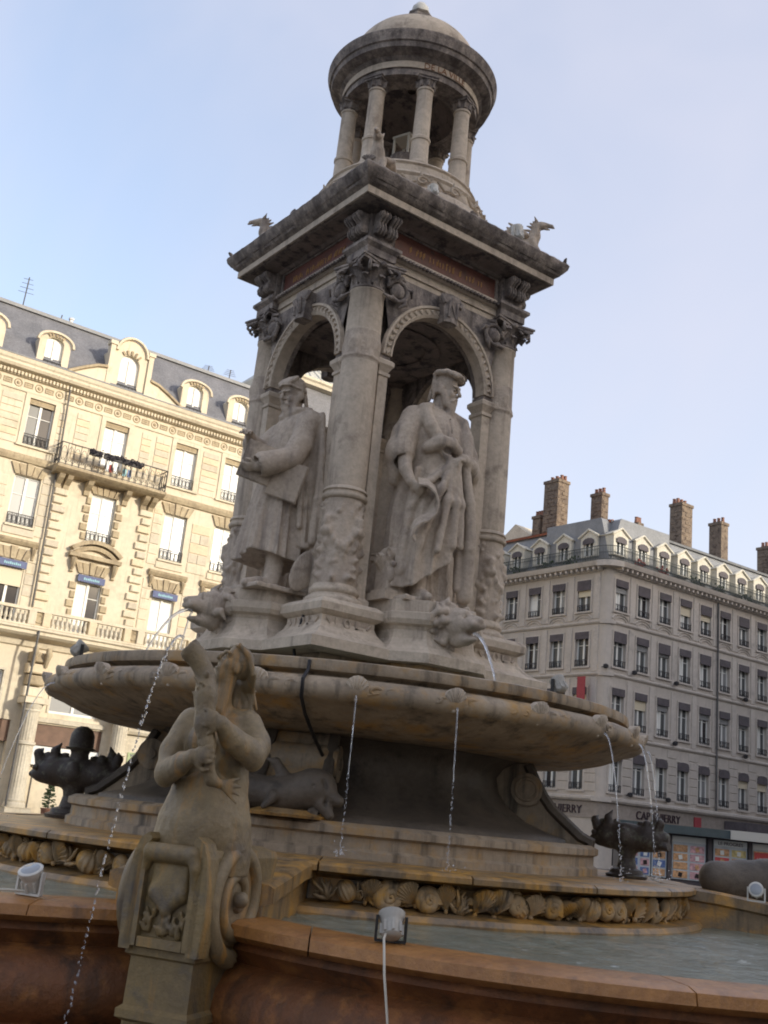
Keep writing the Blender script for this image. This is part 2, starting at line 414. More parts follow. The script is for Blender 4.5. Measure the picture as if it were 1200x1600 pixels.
        Q = np.concatenate(Fs); Q = Q[(Q >= 0).all(1)]
        me = bpy.data.meshes.new(name); me.vertices.add(len(V)); me.vertices.foreach_set('co', V.astype(np.float32).ravel())
        me.loops.add(len(Q)*4); me.loops.foreach_set('vertex_index', Q.astype(np.int32).ravel())
        me.polygons.add(len(Q)); me.polygons.foreach_set('loop_start', np.arange(0, len(Q)*4, 4, dtype=np.int32))
        me.polygons.foreach_set('loop_total', np.full(len(Q), 4, np.int32))
        me.update(calc_edges=True); me.validate(); me.shade_smooth(); me.materials.append(MATS[mat]); return me
# ================================================================== the setting
def pavement():
    m = MB(); m.add([(-600, -600, 0), (600, -600, 0), (600, 600, 0), (-600, 600, 0)], [(0, 1, 2, 3)])
    m.build('ground', 'asphalt', kind='structure')
    m = MB(); m.lathe([(15.5, -.1), (15.5, .10), (15.3, .12)], 64)
    m.build('plaza_pavement', 'plaza', kind='structure')
    m = MB(); m.box(-30, 24, 33.5, 60, -.1, .12); m.build('pavement', 'plaza', kind='structure')
    m = MB(); m.box(35, 110, 27.6, 60, -.1, .12); m.build('pavement', 'plaza', kind='structure')
pavement()

def wall_holes(x0, x1, z0, z1, holes, depth=.3):
    # a wall face in the plane y=0 (front -y) with openings and their reveals
    xs = sorted({x0, x1, *[h[0] for h in holes], *[h[1] for h in holes]}); zs = sorted({z0, z1, *[h[2] for h in holes], *[h[3] for h in holes]})
    xs = [x for x in xs if x0 <= x <= x1]; zs = [z for z in zs if z0 <= z <= z1]
    m = MB()
    for i in range(len(xs)-1):
        for j in range(len(zs)-1):
            cx, cz = (xs[i]+xs[i+1])/2, (zs[j]+zs[j+1])/2
            if any(h[0] < cx < h[1] and h[2] < cz < h[3] for h in holes): continue
            m.add([(xs[i], 0, zs[j]), (xs[i+1], 0, zs[j]), (xs[i+1], 0, zs[j+1]), (xs[i], 0, zs[j+1])], [(0, 1, 2, 3)])
    for a, b, c, d in holes:
        m.add([(a, 0, c), (b, 0, c), (b, 0, d), (a, 0, d), (a, depth, c), (b, depth, c), (b, depth, d), (a, depth, d)],
              [(0, 4, 5, 1), (1, 5, 6, 2), (2, 6, 7, 3), (3, 7, 4, 0)])
    return m
def raw(m, name, mat, parent=None, loc=(0, 0, 0), rz=0, **kw):
    me = bpy.data.meshes.new(name); me.from_pydata(m.v, [], m.f); me.materials.append(MATS[mat]); return inst(name, me, parent, loc, rz, **kw)
CACHE = {}
def cached(key, fn):
    if key not in CACHE: CACHE[key] = fn()
    return CACHE[key]
def boxmesh(name, sx, sy, sz, mat, ch=.0):
    # a block on its base centre; ch = chamfer on the front
    def f():
        m = MB()
        if ch:
            a, b = sx/2, sz/2
            m.rings([[(-a, 0, -b), (a, 0, -b), (a, 0, b), (-a, 0, b)], [(-a, -sy+ch, -b), (a, -sy+ch, -b), (a, -sy+ch, b), (-a, -sy+ch, b)],
                     [(-a+ch, -sy, -b+ch), (a-ch, -sy, -b+ch), (a-ch, -sy, b-ch), (-a+ch, -sy, b-ch)]])
        else: m.box(-sx/2, sx/2, -sy, 0, -sz/2, sz/2)
        return m.mesh(name, mat)
    return cached((name, round(sx, 3), round(sy, 3), round(sz, 3), mat, ch), f)
def block(parent, x0, x1, z0, z1, proud, mat, name='stone_block', ch=.02, rz=0, T=None):
    p = ((x0+x1)/2, 0, (z0+z1)/2)
    if mat == 'limestone': mat = random.choice(('limestone', 'limestone', 'limestone_warm', 'limestone_grey'))
    if T: p = T(p)
    return inst(name, boxmesh(name, x1-x0, proud, z1-z0, mat, ch), parent, p, rz)
def iron_rail(w, h, pattern='scroll', mat='iron', bars=None):
    def f():
        m = MB(); r = .014
        m.box(-w/2, w/2, -.02, .02, h-.035, h); m.box(-w/2, w/2, -.015, .015, .02, .045)
        n = bars or max(3, int(w/.17))
        for i in range(n+1):
            x = -w/2+w*i/n; m.box(x-.011, x+.011, -.011, .011, .0, h)
        if pattern == 'scroll':
            for i in range(n):
                x = -w/2+w*(i+.5)/n; rr = min(.42*w/n, .3*h)
                m.tube([(x+rr*math.cos(a*PI/5), 0, h*.5+h*.33*math.sin(a*PI/5)) for a in range(11)], .011, 4)
                m.tube([(x-rr, 0, h*.12), (x, 0, h*.3), (x+rr, 0, h*.12)], .010, 4)
        return m.mesh('railing', mat)
    return cached(('rail', round(w, 2), round(h, 2), pattern, mat, bars), f)
def baluster_mesh():
    def f():
        m = MB(); m.lathe([(.075, 0), (.075, .06), (.045, .09), (.085, .2), (.075, .28), (.04, .46), (.06, .5), (.06, .56)], 8); return m.mesh('baluster', 'limestone_pale', 50)
    return cached('baluster', f)
def window(parent, x, z0, z1, w, panes=('white_pane', 'white_pane'), rail=.5, depth=.22, blind=None, open_=False, sur=.14, smat='limestone', rz=0, T=None, arch=False, rmat='iron', rpat='scroll', val=None, name='window', sill=True):
    T = T or (lambda p: p); h = z1-z0
    def fm():
        m = MB()
        if sur:
            for a, b, c, d in ((-w/2-sur, -w/2, 0, h), (w/2, w/2+sur, 0, h), (-w/2-sur, w/2+sur, h, h+sur)):
                m.box(a, b, -.05, .0, c, d)
        if sill: m.box(-w/2-sur-.06, w/2+sur+.06, -.11, .0, -.1, -.003)
        if not m.v: m.box(-w/2, w/2, depth-.02, depth, 0, .05)
        return m.mesh('window', smat)
    o = inst(name, cached(('win', round(w, 2), round(h, 2), sur, smat, sill), fm), parent, T((x, 0, z0)), rz)
    def sash():
        m = MB(); t = .07; y0, y1 = depth-.09, depth-.03
        m.box(-w/2+.003, -w/2+t, y0, y1, .003, h-.003); m.box(w/2-t, w/2-.003, y0, y1, .003, h-.003); m.box(-w/2+t, w/2-t, y0, y1, h-t, h-.003); m.box(-w/2+t, w/2-t, y0, y1, .003, .1)
        m.box(-.06, .06, y0-.01, y1, .1, h-t)
        m.box(-w/2+t, -.06, y0+.01, y1, h*.62, h*.62+.03); m.box(.06, w/2-t, y0+.01, y1, h*.62, h*.62+.03)
        return m.mesh('sash_frame', 'white_paint')
    inst('sash_frame', cached(('sash', round(w, 2), round(h, 2), depth), sash), o)
    for sgn, mt in zip((-1, 1), panes):
        def pn(): m = MB(); m.box(-w/4+.05, w/4-.05, depth-.045, depth-.04, .08, h-.06); return m.mesh('pane', mt)
        inst('pane', cached(('pane', round(w, 2), round(h, 2), mt, depth), pn), o, (sgn*w/4, 0, 0))
    def back(): m = MB(); m.box(-w/2, w/2, depth+.0, depth+.02, 0, h); return m.mesh('reveal_back', 'shop_dark')
    inst('reveal_back', cached(('back', round(w, 2), round(h, 2), depth), back), o)
    if blind:
        mt, bh = blind
        def bl():
            m = MB(); m.box(-w/2+.004, w/2-.004, depth*.2, depth-.1, h-bh, h-.004)
            for i in range(int(bh/.07)): m.box(-w/2+.004, w/2-.004, depth*.2-.012, depth*.2, h-.03-i*.07, h-.008-i*.07)
            return m.mesh('roller_blind', mt)
        inst('roller_blind', cached(('blind', round(w, 2), round(h, 2), mt, bh), bl), o)
    if val:
        def vl():
            m = MB(); vh = val; n = 9; P = [(-w/2-.005, vh), (-w/2-.005, .03)]
            if arch: P = [(-w/2-.005, vh*.62)]+[(-w/2-.005, .03)]
            for i in range(n): P += [(-w/2-.005+(w+.01)*(i+.5)/n, 0), (-w/2-.005+(w+.01)*(i+1)/n, .03)]
            P += [(w/2+.005, vh*.62), *[(w/2*math.cos(rad(a)), vh*.62+vh*.38*math.sin(rad(a))) for a in range(20, 170, 20)]] if arch else [(w/2+.005, vh)]
            m.prism_xz(P, -.10, -.06); m.box(-w/2, w/2, -.1, 0, vh*.55, vh*.6); return m.mesh('window_valance', 'valance')
        inst('window_valance', cached(('val', round(w, 2), val, arch), vl), o, (0, 0, h-val+.02))
    if rail:
        inst('railing', iron_rail(w-.01, rail, rpat, rmat), o, (0, -.03, .01))
    return o
def baluster_run(parent, x0, x1, z0, y, step=.2):
    n = int((x1-x0)/step)
    for i in range(n): inst('baluster', baluster_mesh(), parent, (x0+(i+.5)*(x1-x0)/n, y, z0))

# ------------------------------------------------------------------ cream building on the left
def cream_building():
    B = thing('apartment_building', 'cream limestone apartment block with slate mansard, balustrade and arched dormers, left of the fountain', 'building', (0, 38, 0))
    X0, X1 = -9., 20.4
    bays = [1.1, 4.8, 7.62, 11.3, 15.03, 17.8]; W = 1.2
    holes = []
    for x in bays:
        holes += [(x-W/2, x+W/2, 16.15, 18.38), (x-W/2, x+W/2, 12.45, 14.72), (x-W/2, x+W/2, 8.15, 10.9)]
    shops = [(-.2, 4.6), (5.0, 8.9), (10.05, 13.1), (14.2, 19.6)]
    for a, b in shops: holes.append((a, b, .3, 4.05))
    mezz = [(10.45, 12.7), (14.6, 16.2), (6.2, 8.2), (17, 19)]
    for a, b in mezz: holes.append((a, b, 4.55, 6.1))
    raw(wall_holes(X0, X1, 0, 19.2, holes, .3), 'wall', 'limestone', B)
    m = MB(); m.box(X0, X1, .35, 13, 0, 19.3); raw(m, 'building_core', 'limestone', B)
    for a, b in mezz:
        window(B, (a+b)/2, 4.55, 6.1, b-a, ('grey_pane', 'grey_pane'), 0, sur=.1, smat='limestone_pale', sill=False, name='mezzanine_window')
    # cornices and string courses, each its own part
    def course(name, prof, mat='limestone', x0=X0, x1=X1):
        m = MB(); P = [(y, z) for y, z in prof]
        m.rings([[(x, y, z) for y, z in P] for x in (x0, x1)]); return raw(m, name, mat, B)
    course('string_course', [(0, 15.3), (-.1, 15.34), (-.16, 15.5), (-.16, 15.62), (-.08, 15.66), (0, 15.7)], 'limestone_dirty', X0, 8.6)
    course('string_course', [(0, 15.3), (-.1, 15.34), (-.16, 15.5), (-.16, 15.62), (-.08, 15.66), (0, 15.7)], 'limestone_dirty', 13.95, X1)
    course('main_cornice', [(0, 19.18), (-.12, 19.22), (-.14, 19.42), (-.42, 19.5), (-.5, 19.62), (-.5, 19.72), (-.56, 19.8), (-.6, 19.96), (.4, 19.98), (.4, 19.2)])
    course('frieze_moulding', [(0, 18.55), (-.06, 18.57), (-.07, 18.63), (0, 18.65)])
    course('gutter_edge', [(-.52, 19.965), (-.62, 19.97), (-.62, 20.02), (-.5, 20.02)], 'zinc')  # thin zinc gutter strip along the top of the cornice
    m = MB()
    x = X0
    while x < X1: m.box(x, x+.09, -.24, -.13, 19.25, 19.41); x += .165
    o = raw(m, 'dentil_row', 'limestone', B); o['kind'] = 'stuff'
    # frieze of roundels and tablets
    def roundel():
        m = MB(); m.tube([(.17*math.cos(a*PI/8), -.01, .17*math.sin(a*PI/8)) for a in range(17)], .028, 5); m.ball((0, -.0, 0), (.09, .05, .09)); return m.mesh('roundel', 'limestone_dirty', 60)
    def tablet():
        m = MB()
        for a, b, c, d in ((-.2, .2, .08, .12), (-.2, .2, -.12, -.08), (-.2, -.16, -.08, .08), (.16, .2, -.08, .08)): m.box(a, b, -.035, 0, c, d)
        m.box(-.12, .12, -.02, 0, -.04, .04); return m.mesh('tablet', 'limestone_dirty')
    rm, tm = roundel(), tablet(); x = 4.9; k = 0
    while x < X1-.2:
        inst('frieze_roundel' if k % 2 else 'frieze_tablet', rm if k % 2 else tm, B, (x, 0, 18.92)); x += .485; k += 1
    # top-storey windows
    for i, x in enumerate(bays):
        window(B, x, 16.15, 18.38, W, ('white_pane', 'white_pane') if i != 2 else ('dull_pane', 'dark_pane'), 0 if i == 3 else .52, blind=('limestone_dirty', .26), sur=.22)
        window(B, x, 12.45, 14.72, W, (('grey_pane', 'grey_pane'), ('grey_pane', 'grey_pane'), ('grey_pane', 'grey_pane'), ('white_pane', 'grey_pane'), ('white_pane', 'grey_pane'), ('grey_pane', 'white_pane'))[i], .5, sur=0)
        o = window(B, x, 8.15, 10.9, W, (('dark_pane', 'dark_pane'), ('dark_pane', 'dark_pane'), ('dark_pane', 'dark_pane'), ('white_pane', 'dark_pane'), ('white_pane', 'white_pane'), ('white_pane', 'white_pane'))[i], 0, sur=0, blind=('cream_blind', 1.15 if i < 3 else .4), sill=False)
        # blue awning box with scalloped edge and pale print
        m = MB(); ww = W+.1
        P = [(-ww/2, .34), (-ww/2, .06)]
        for k in range(10): P += [(-ww/2+ww*(k+.5)/10, 0), (-ww/2+ww*(k+1)/10, .06)]
        P += [(ww/2, .34)]; m.prism_xz(P, -.16, -.13); m.box(-ww/2, ww/2, -.13, -.01, .29, .34)
        aw = m.build('awning', 'blue_awning', B, (x, 0, 10.52))
        m = MB()
        for k in range(9):
            xx = -.36+k*.085; m.box(xx, xx+.05, -.168, -.162, .12, .21 if k % 3 else .24)
        m.build('awning_print', 'cyan_print', aw)
        # splayed voussoirs over the middle and lower windows
        for z, top in ((14.74, .5), (10.93, .5)):
            for k in range(5):
                a = -2+k; wb, wt = .22, .30; cx = a*.26; ct = a*.36
                m = MB(); m.rings([[(cx-wb/2, y, .0), (cx+wb/2, y, 0), (ct+wt/2, y, top+(.06 if a == 0 else 0)), (ct-wt/2, y, top+(.06 if a == 0 else 0))] for y in (0, -.06-(.03 if a % 2 == 0 else 0))])
                inst('voussoir', cached(('vous', k), lambda: m.mesh('voussoir', 'limestone_dirty')), B, (x, 0, z))
        # apron panel and hood over first-floor windows
        if i == 3: continue
        m = MB(); m.rings([[(xx, y, z) for y, z in ((0, 11.55), (-.1, 11.58), (-.2, 11.72), (-.22, 11.82), (0, 11.88))] for xx in (x-1.0, x+1.0)])
        raw(m, 'window_hood', 'limestone_dirty', B)
        for s in (-1, 1):
            m = MB(); m.tube([(0, -.02, .55), (0, -.17, .45), (0, -.12, .25), (0, -.04, .1), (0, -.06, .0)], [.09, .11, .08, .06, .07], 6); m.build('console_bracket', 'limestone_dirty', B, (x+s*.84, 0, 11.0), smooth=50)
        block(B, x-.72, x+.72, 12.0, 12.32, .06, 'limestone', 'apron_panel')
    # central segmental pediment
    for r0, r1, yy, mt in ((1.62, 1.80, -.34, 'limestone_dirty'), (1.36, 1.55, -.2, 'limestone_dirty')):
        A = arc(11.3, 10.72, r1, 46, 134, 14); Bq = arc(11.3, 10.72, r0, 134, 46, 14)
        m = MB(); m.prism_xz(A+Bq, yy, 0); m.build('arched_pediment', mt, B, smooth=40)
    m = MB(); m.box(10.05, 12.55, -.3, 0, 11.62, 11.8); m.build('pediment_sill', 'limestone_dirty', B)
    for s in (-1, 1):
        m = MB(); m.tube([(0, -.02, .7), (0, -.24, .58), (0, -.16, .3), (0, -.05, .12), (0, -.08, .0)], [.1, .14, .1, .07, .09], 6); m.build('console_bracket', 'limestone_dirty', B, (11.3+s*1.0, 0, 10.9), smooth=50)
    # quoins: strips beside the centre and round the centre windows
    for sgn in (-1, 1):
        for z0, z1 in ((8.95, 15.05),):
            n = int((z1-z0)/.41)
            for k in range(n):
                l = .62 if k % 2 else .46; a = 11.3+sgn*2.42; b = a-sgn*l
                block(B, min(a, b), max(a, b), z0+k*.41, z0+k*.41+.3, .13, 'limestone', 'quoin', .03)
    for sgn in (-1, 1):
        for z0, z1 in ((12.5, 14.7), (8.9, 10.9)):
            n = int((z1-z0)/.42)
            for k in range(n):
                l = .34 if k % 2 else .22; a = 11.3+sgn*.64; b = a+sgn*l
                block(B, min(a, b), max(a, b), z0+k*.42, z0+k*.42+.32, .09, 'limestone_dirty', 'quoin', .03)
    # coursed blocks on the side bays
    def courses(x0, x1, z0, z1, h, proud=.035, cut=None):
        k = 0; z = z0
        while z+h*.5 < z1:
            if cut and k % 2: block(B, x0, (x0+x1)/2-.01, z, min(z+h, z1)-.035, proud, 'limestone', ch=.015); block(B, (x0+x1)/2+.01, x1, z, min(z+h, z1)-.035, proud, 'limestone', ch=.015)
            else: block(B, x0, x1, z, min(z+h, z1)-.035, proud, 'limestone', ch=.015)
            z += h; k += 1
    for x0, x1 in ((5.75, 6.7), (12.6, 13.1), (15.95, 16.85), (9.3, 9.95), (18.7, 20.3), (8.45, 8.8), (13.35, 14.1)):
        courses(x0, x1, 16.1, 18.4, .33)
    for x0, x1 in ((5.7, 6.75), (15.95, 16.95), (18.65, 20.3)):
        courses(x0, x1, 12.1, 14.6, .5, cut=True); courses(x0, x1, 8.9, 11.4, .5, cut=True)
    for x0, x1 in ((8.3, 8.78), (13.84, 14.3)):
        courses(x0, x1, 12.1, 14.9, .5); courses(x0, x1, 8.9, 11.4, .5)
    # third-floor balcony
    b = MB(); b.rings([[(x, y, z) for y, z in ((0, 15.16), (-.5, 15.2), (-.72, 15.3), (-.84, 15.38), (-.84, 15.5), (0, 15.52))] for x in (8.56, 13.95)])
    bal = raw(b, 'balcony', 'limestone_dirty', B)
    inst('railing', iron_rail(5.3, 1.05, 'scroll', 'iron', 17), bal, (11.25, -.76, 15.53))
    inst('railing', iron_rail(.72, 1.05, 'scroll', 'iron', 3), bal, (8.62, -.38, 15.53), PI/2); inst('railing', iron_rail(.72, 1.05, 'scroll', 'iron', 3), bal, (13.88, -.38, 15.53), PI/2)
    for x in (8.95, 9.35, 10.35, 12.25, 13.2, 13.6):
        m = MB(); m.rings([[(x+d, y, z) for y, z in ((0, 14.5), (-.12, 14.55), (-.16, 14.75), (-.5, 14.98), (-.62, 15.15), (0, 15.15))] for d in (-.13, .13)])
        raw(m, 'balcony_bracket', 'limestone_dirty', bal)
    for x0, x1 in ((9.9, 10.5), (10.6, 12.5)):
        m = MB(); m.box(x0, x1, -.92, -.78, 16.28, 16.5); fb = m.build('flower_box', 'iron', bal)
    m = MB()
    for k in range(420):
        x = random.uniform(9.88, 12.55); 
        if 10.5 < x < 10.62: continue
        z = 16.42+random.gauss(0, .07)+.04*math.sin(x*9); m.cbox((x, random.uniform(-1.0, -.76), z), (.035, .02, .02), Matrix.Rotation(random.random()*3, 3, 'X') @ Matrix.Rotation(random.random()*3, 3, 'Z'))
    o = m.build('flowers', 'flower_dark', bal); o['kind'] = 'stuff'
    for x, mt in ((11.05, 'flower_red'), (11.75, 'cyan_print'), (10.9, 'sign_white'), (11.3, 'sign_white'), (12.0, 'poster_blue')):
        m = MB(); m.box(x-.09, x+.09, -.74, -.7, 15.75, 16.1); m.build('washing', mt, bal)
    # first-floor balcony slab and balustrade
    m = MB(); m.rings([[(x, y, z) for y, z in ((0, 7.2), (-.12, 7.25), (-.2, 7.5), (-.7, 7.62), (-.85, 7.72), (-.85, 7.84), (-.95, 7.9), (-.95, 8.0), (0, 8.02))] for x in (X0, X1)])
    slab = raw(m, 'balcony_slab', 'limestone', B)
    m = MB(); m.box(X0, X1, -.9, -.66, 8.7, 8.83); m.box(X0, X1, -.9, -.66, 8.02, 8.1); m.build('handrail', 'limestone', slab)
    piers = [5.2, 8.7, 9.35, 11.45, 13.15, 13.8, 16.4, 19.2]
    for p in piers: block(B, p-.17, p+.17, 8.1, 8.7, .26, 'limestone', 'balustrade_pier', .02).location.y = -.65
    for (a, b_) in ((5.4, 8.5), (9.55, 11.25), (11.65, 12.95), (14, 16.2), (16.6, 19)):
        baluster_run(slab, a, b_, 8.1, -.78)
    for c in (9.02, 13.47):
        m = MB(); m.box(-.28, .28, -.02, .02, 0, .58); m.tube([(.17*math.cos(a*PI/6), -.03, .29+.17*math.sin(a*PI/6)) for a in range(13)], .03, 5); m.build('carved_panel', 'limestone_dirty', slab, (c, -.78, 8.11))
    # ground floor: fluted columns, rusticated piers over them, shops
    def flute():
        m = MB(); nf = 18
        rf = lambda r, z, a: r*(1-.06*max(0, math.cos(a*nf))) if .9 < z < 3.9 else r
        m.lathe([(.46, .0), (.46, .12), (.4, .2), (.42, .28), (.37, .36), (.36, .91), (.345, 3.89), (.37, 3.95), (.40, 4.0), (.37, 4.06), (.44, 4.2), (.46, 4.3)], nf*6, rf=rf); return m.mesh('fluted_column', 'limestone_pale', 40)
    fl = flute()
    def ring(): m = MB(); m.lathe([(.37, 0), (.42, .03), (.42, .14), (.37, .17)], 24); return m.mesh('column_band', 'limestone_pale', 40)
    rg = ring()
    for x in (9.5, 13.65, 4.8):
        c = inst('fluted_column', fl, B, (x, -.62, .5)); inst('column_band', rg, c, (0, 0, 2.55))
        m = MB(); m.poly([(-.55, -.55), (.55, -.55), (.55, .55), (-.55, .55)], [(.04, -.5), (.04, -.38), (0, -.34), (0, -.06), (.03, 0)]); m.build('plinth', 'limestone_pale', c)
        m = MB(); m.box(-.5, .5, -.5, .6, 4.3, 4.55); m.build('entablature_block', 'limestone', c)
        for k in range(4):
            block(B, x-.45+(.06 if k % 2 else 0), x+.45-(.06 if k % 2 else 0), 5.1+k*.5, 5.1+k*.5+.42, .5, 'limestone_dirty' if k % 2 else 'limestone', 'rusticated_block', .05)
        m = MB(); m.tube([(x-.3, -.6, 7.2), (x-.3, -.72, 6.95), (x-.3, -.55, 6.7), (x-.3, -.5, 6.4)], [.12, .16, .12, .08], 7); m.tube([(x+.3, -.6, 7.2), (x+.3, -.72, 6.95), (x+.3, -.55, 6.7), (x+.3, -.5, 6.4)], [.12, .16, .12, .08], 7)
        m.build('scroll_console', 'limestone_dirty', B, smooth=60)
    m = MB(); m.rings([[(x, y, z) for y, z in ((0, 4.08), (-.2, 4.1), (-.28, 4.22), (-.3, 4.4), (0, 4.44))] for x in (14.2, 19.6)]); raw(m, 'shop_cornice', 'limestone_pale', B)
    m = MB(); m.rings([[(x, y, z) for y, z in ((0, 4.1), (-.12, 4.12), (-.15, 4.3), (0, 4.34))] for x in (10.02, 13.12)]); raw(m, 'shop_cornice', 'limestone_pale', B)
    for (a, b_) in shops:
        s = MB(); s.box(a, b_, .5, .55, .1, 4.05); sf = raw(s, 'shopfront', 'shop_dark', B)
        m = MB(); m.box(a+.02, b_-.02, .05, .1, 3.14, 4.02); m.build('lambris_panel', 'brown_panel', sf)
        if a == 10.05:
            m = MB(); m.box(a-.02, b_-.05, -.05, .04, 2.3, 3.1); m.build('shop_sign', 'sign_white', sf)
            inst('sign_lettering', text_mesh('ARMANI', .34, .02, 'sign_letter'), sf, (11.15, -.07, 2.58))
            m = MB(); m.box(a+.2, b_-.2, .4, .45, .3, 1.5); m.build('window_display', 'shop_orange', sf)
            for k in range(3): m = MB(); m.box(a+.3+k*.95, a+.34+k*.95, .3, .38, .3, 2.2); m.build('glazing_bar', 'iron_grey', sf)
        elif a == 14.2:
            m = MB(); m.box(14.25, 19.5, -.02, .05, 2.5, 4.03); m.build('fascia', 'limestone_pale', sf)
            m = MB(); m.box(14.45, 15.9, -.06, -.03, 2.55, 3.3); m.build('shop_poster', 'shop_green', sf)
            m = MB(); m.tube([(15.0, -.08, 2.65), (15.1, -.08, 2.95), (15.32, -.08, 3.15)], [.05, .09, .02], 5); m.build('poster_emblem', 'poster_yellow', sf)
            m = MB(); m.box(14.4, 15.9, .1, .2, .9, 1.0); m.build('counter', 'white_paint', sf)
    # slate mansard and dormers
    m = MB(); m.rings([[(x, y, z) for y, z in ((-.3, 19.98), (1.7, 23.2), (6, 24.2), (13, 24.2), (13, 19.98))] for x in (X0, X1)])
    rf_ = raw(m, 'mansard_roof', 'slate', B)
    m = MB(); m.box(X0, X1, 1.55, 1.9, 23.15, 23.32); m.build('ridge_flashing', 'zinc', rf_)
    def dormer(x, w, zt, big=False):
        d = MB(); z0 = 20.0; hw = w/2; ow = .42 if not big else .5
        if not big:
            A = arc(0, 21.25, hw+.02, 0, 180, 10, .42); out = [(-hw, z0), (hw, z0), (hw, 21.25)]+A[1:-1]+[(-hw, 21.25)]
            out = [(a, b) for a, b in out]; inn = [(-ow, z0+.05), (ow, z0+.05), (ow, 21.3)]+arc(0, 21.3, ow, 0, 180, 10, .26)[1:-1]+[(-ow, 21.3)]
        else:
            out = [(-hw, z0), (hw, z0), (hw, 22.0)]+arc(0, 21.95, .72, 0, 180, 12)[0:]+[(-hw, 22.0)]
            out = [(-hw, z0), (hw, z0), (hw, 22.05)]+arc(0, 22.0, .74, 4, 176, 12)+[(-hw, 22.05)]
            inn = [(-ow, z0+.05), (ow, z0+.05), (ow, 21.45)]+arc(0, 21.45, ow, 0, 180, 12)[1:-1]+[(-ow, 21.45)]
        # face with hole: bridge by matching counts
        n = 40
        def res(P):
            P = [Vector(p) for p in P]; P.append(P[0]); L = [0]
            for i in range(1, len(P)): L.append(L[-1]+(P[i]-P[i-1]).length)
            o = []
            for i in range(n):
                t = L[-1]*i/n; j = max(k for k in range(len(L)) if L[k] <= t+1e-9); j = min(j, len(P)-2); f_ = (t-L[j])/max(1e-9, L[j+1]-L[j]); o.append(P[j].lerp(P[j+1], f_))
            return o
        a, b_ = res(out), res(inn)
        V = [(p.x, 0, p.y) for p in a]+[(p.x, 0, p.y) for p in b_]+[(p.x, 1.6, p.y) for p in a]+[(p.x, .25, p.y) for p in b_]
        fs = []
        for i in range(n):
            j = (i+1) % n; fs += [(i, j, n+j, n+i), (i, 2*n+i, 2*n+j, j), (n+i, n+j, 3*n+j, 3*n+i)]
        d.add(V, fs)
        o = raw(d, 'dormer', 'limestone', B, (x, -.12, 0))
        m = MB(); m.prism_xz([(p.x, p.y) for p in b_], .18, .22); m.build('pane', 'white_pane', o)
        m = MB(); m.box(-.04, .04, .12, .17, z0+.1, 21.7 if big else 21.45); m.build('sash_frame', 'white_paint', o)
        # moulded hood
        if big: P = arc(0, 22.0, .80, 0, 180, 14)
        else: P = [(-hw-.1, 21.22)]+arc(0, 21.3, hw+.08, 6, 174, 12, .47)[::-1]+[(hw+.1, 21.22)]
        m = MB(); m.tube([(p[0], -.06, p[1]) for p in P], .09, 6); m.build('hood_mould', 'limestone', o, smooth=60)
        for k in range(5):
            aa = rad(50+k*20); rr0 = (ow+.06); cz = 21.45 if big else 21.3
            m = MB(); m.cbox((0, 0, 0), (.05, .04, .11)); vo = m.build('voussoir', 'limestone_dirty', o, (math.cos(aa)*(rr0+.06), -.03, cz+math.sin(aa)*(rr0 if big else .34)+.05)); vo.rotation_euler = (0, PI/2-aa, 0)
        inst('railing', iron_rail(ow*2, .28, 'plain', 'iron'), o, (0, -.02, z0+.06))
        if big:
            for s in (-1, 1):
                m = MB(); m.box(s*hw-.12, s*hw+.12, -.1, .3, z0, 22.2); m.box(s*hw-.18, s*hw+.18, -.16, .3, 22.2, 22.38); m.build('dormer_pilaster', 'limestone', o)
                P = [(s*(hw+.12), 20.0), (s*(hw+2.0), 20.02), (s*(hw+1.9), 20.14), (s*(hw+1.2), 20.55), (s*(hw+.6), 20.85), (s*(hw+.12), 20.95)]
                m = MB(); m.prism_xz(P if s > 0 else P[::-1], -.06, .3); m.build('volute_wing', 'limestone', o)
                m = MB(); m.tube([(p[0], -.08, p[1]+.03) for p in P[1:]], .1, 6); m.build('wing_moulding', 'limestone_dirty', o, smooth=60)
    for x in (1.1, 4.55, 7.62, 14.98, 17.62): dormer(x, 1.5, 22)
    dormer(11.35, 2.0, 22.7, True)
    # drainpipe, aerials
    m = MB(); m.tube([(8.66, -.2, 19.9), (8.75, -.2, 15.9), (8.82, -.2, 9.0)], .045, 6); m.build('drainpipe', 'iron_grey', B)
    m = MB(); m.tube([(9.15, -.75, 8.1), (9.1, -.9, 7.9), (9.05, -1.0, 7.0), (9.0, -1.05, .4)], .055, 6); m.build('drainpipe', 'iron_grey', B)
    for x, z, h in ((6.4, 23.2, 1.9), (8.3, 23.3, .5), (16.5, 23.3, .6), (17.8, 23.3, .8)):
        m = MB(); m.tube([(0, 2.2, 0), (.05, 2.2, h)], .03, 5)
        if h > .55:
            for k in range(4): m.tube([(-.35+.05*k, 2.2, h*.55+k*.15*h/1.2), (.4-.05*k, 2.2, h*.55+k*.15*h/1.2+.06)], .012, 4)
        m.build('roof_aerial', 'iron_grey', B, (x, 0, z))
    m = MB(); m.lathe([(.1, 0), (.1, .5), (.14, .5), (.14, .58)], 8, (8.9, 2.4)); m.build('vent_pipe', 'sign_white', B, (0, 0, 23.3))
cream_building()

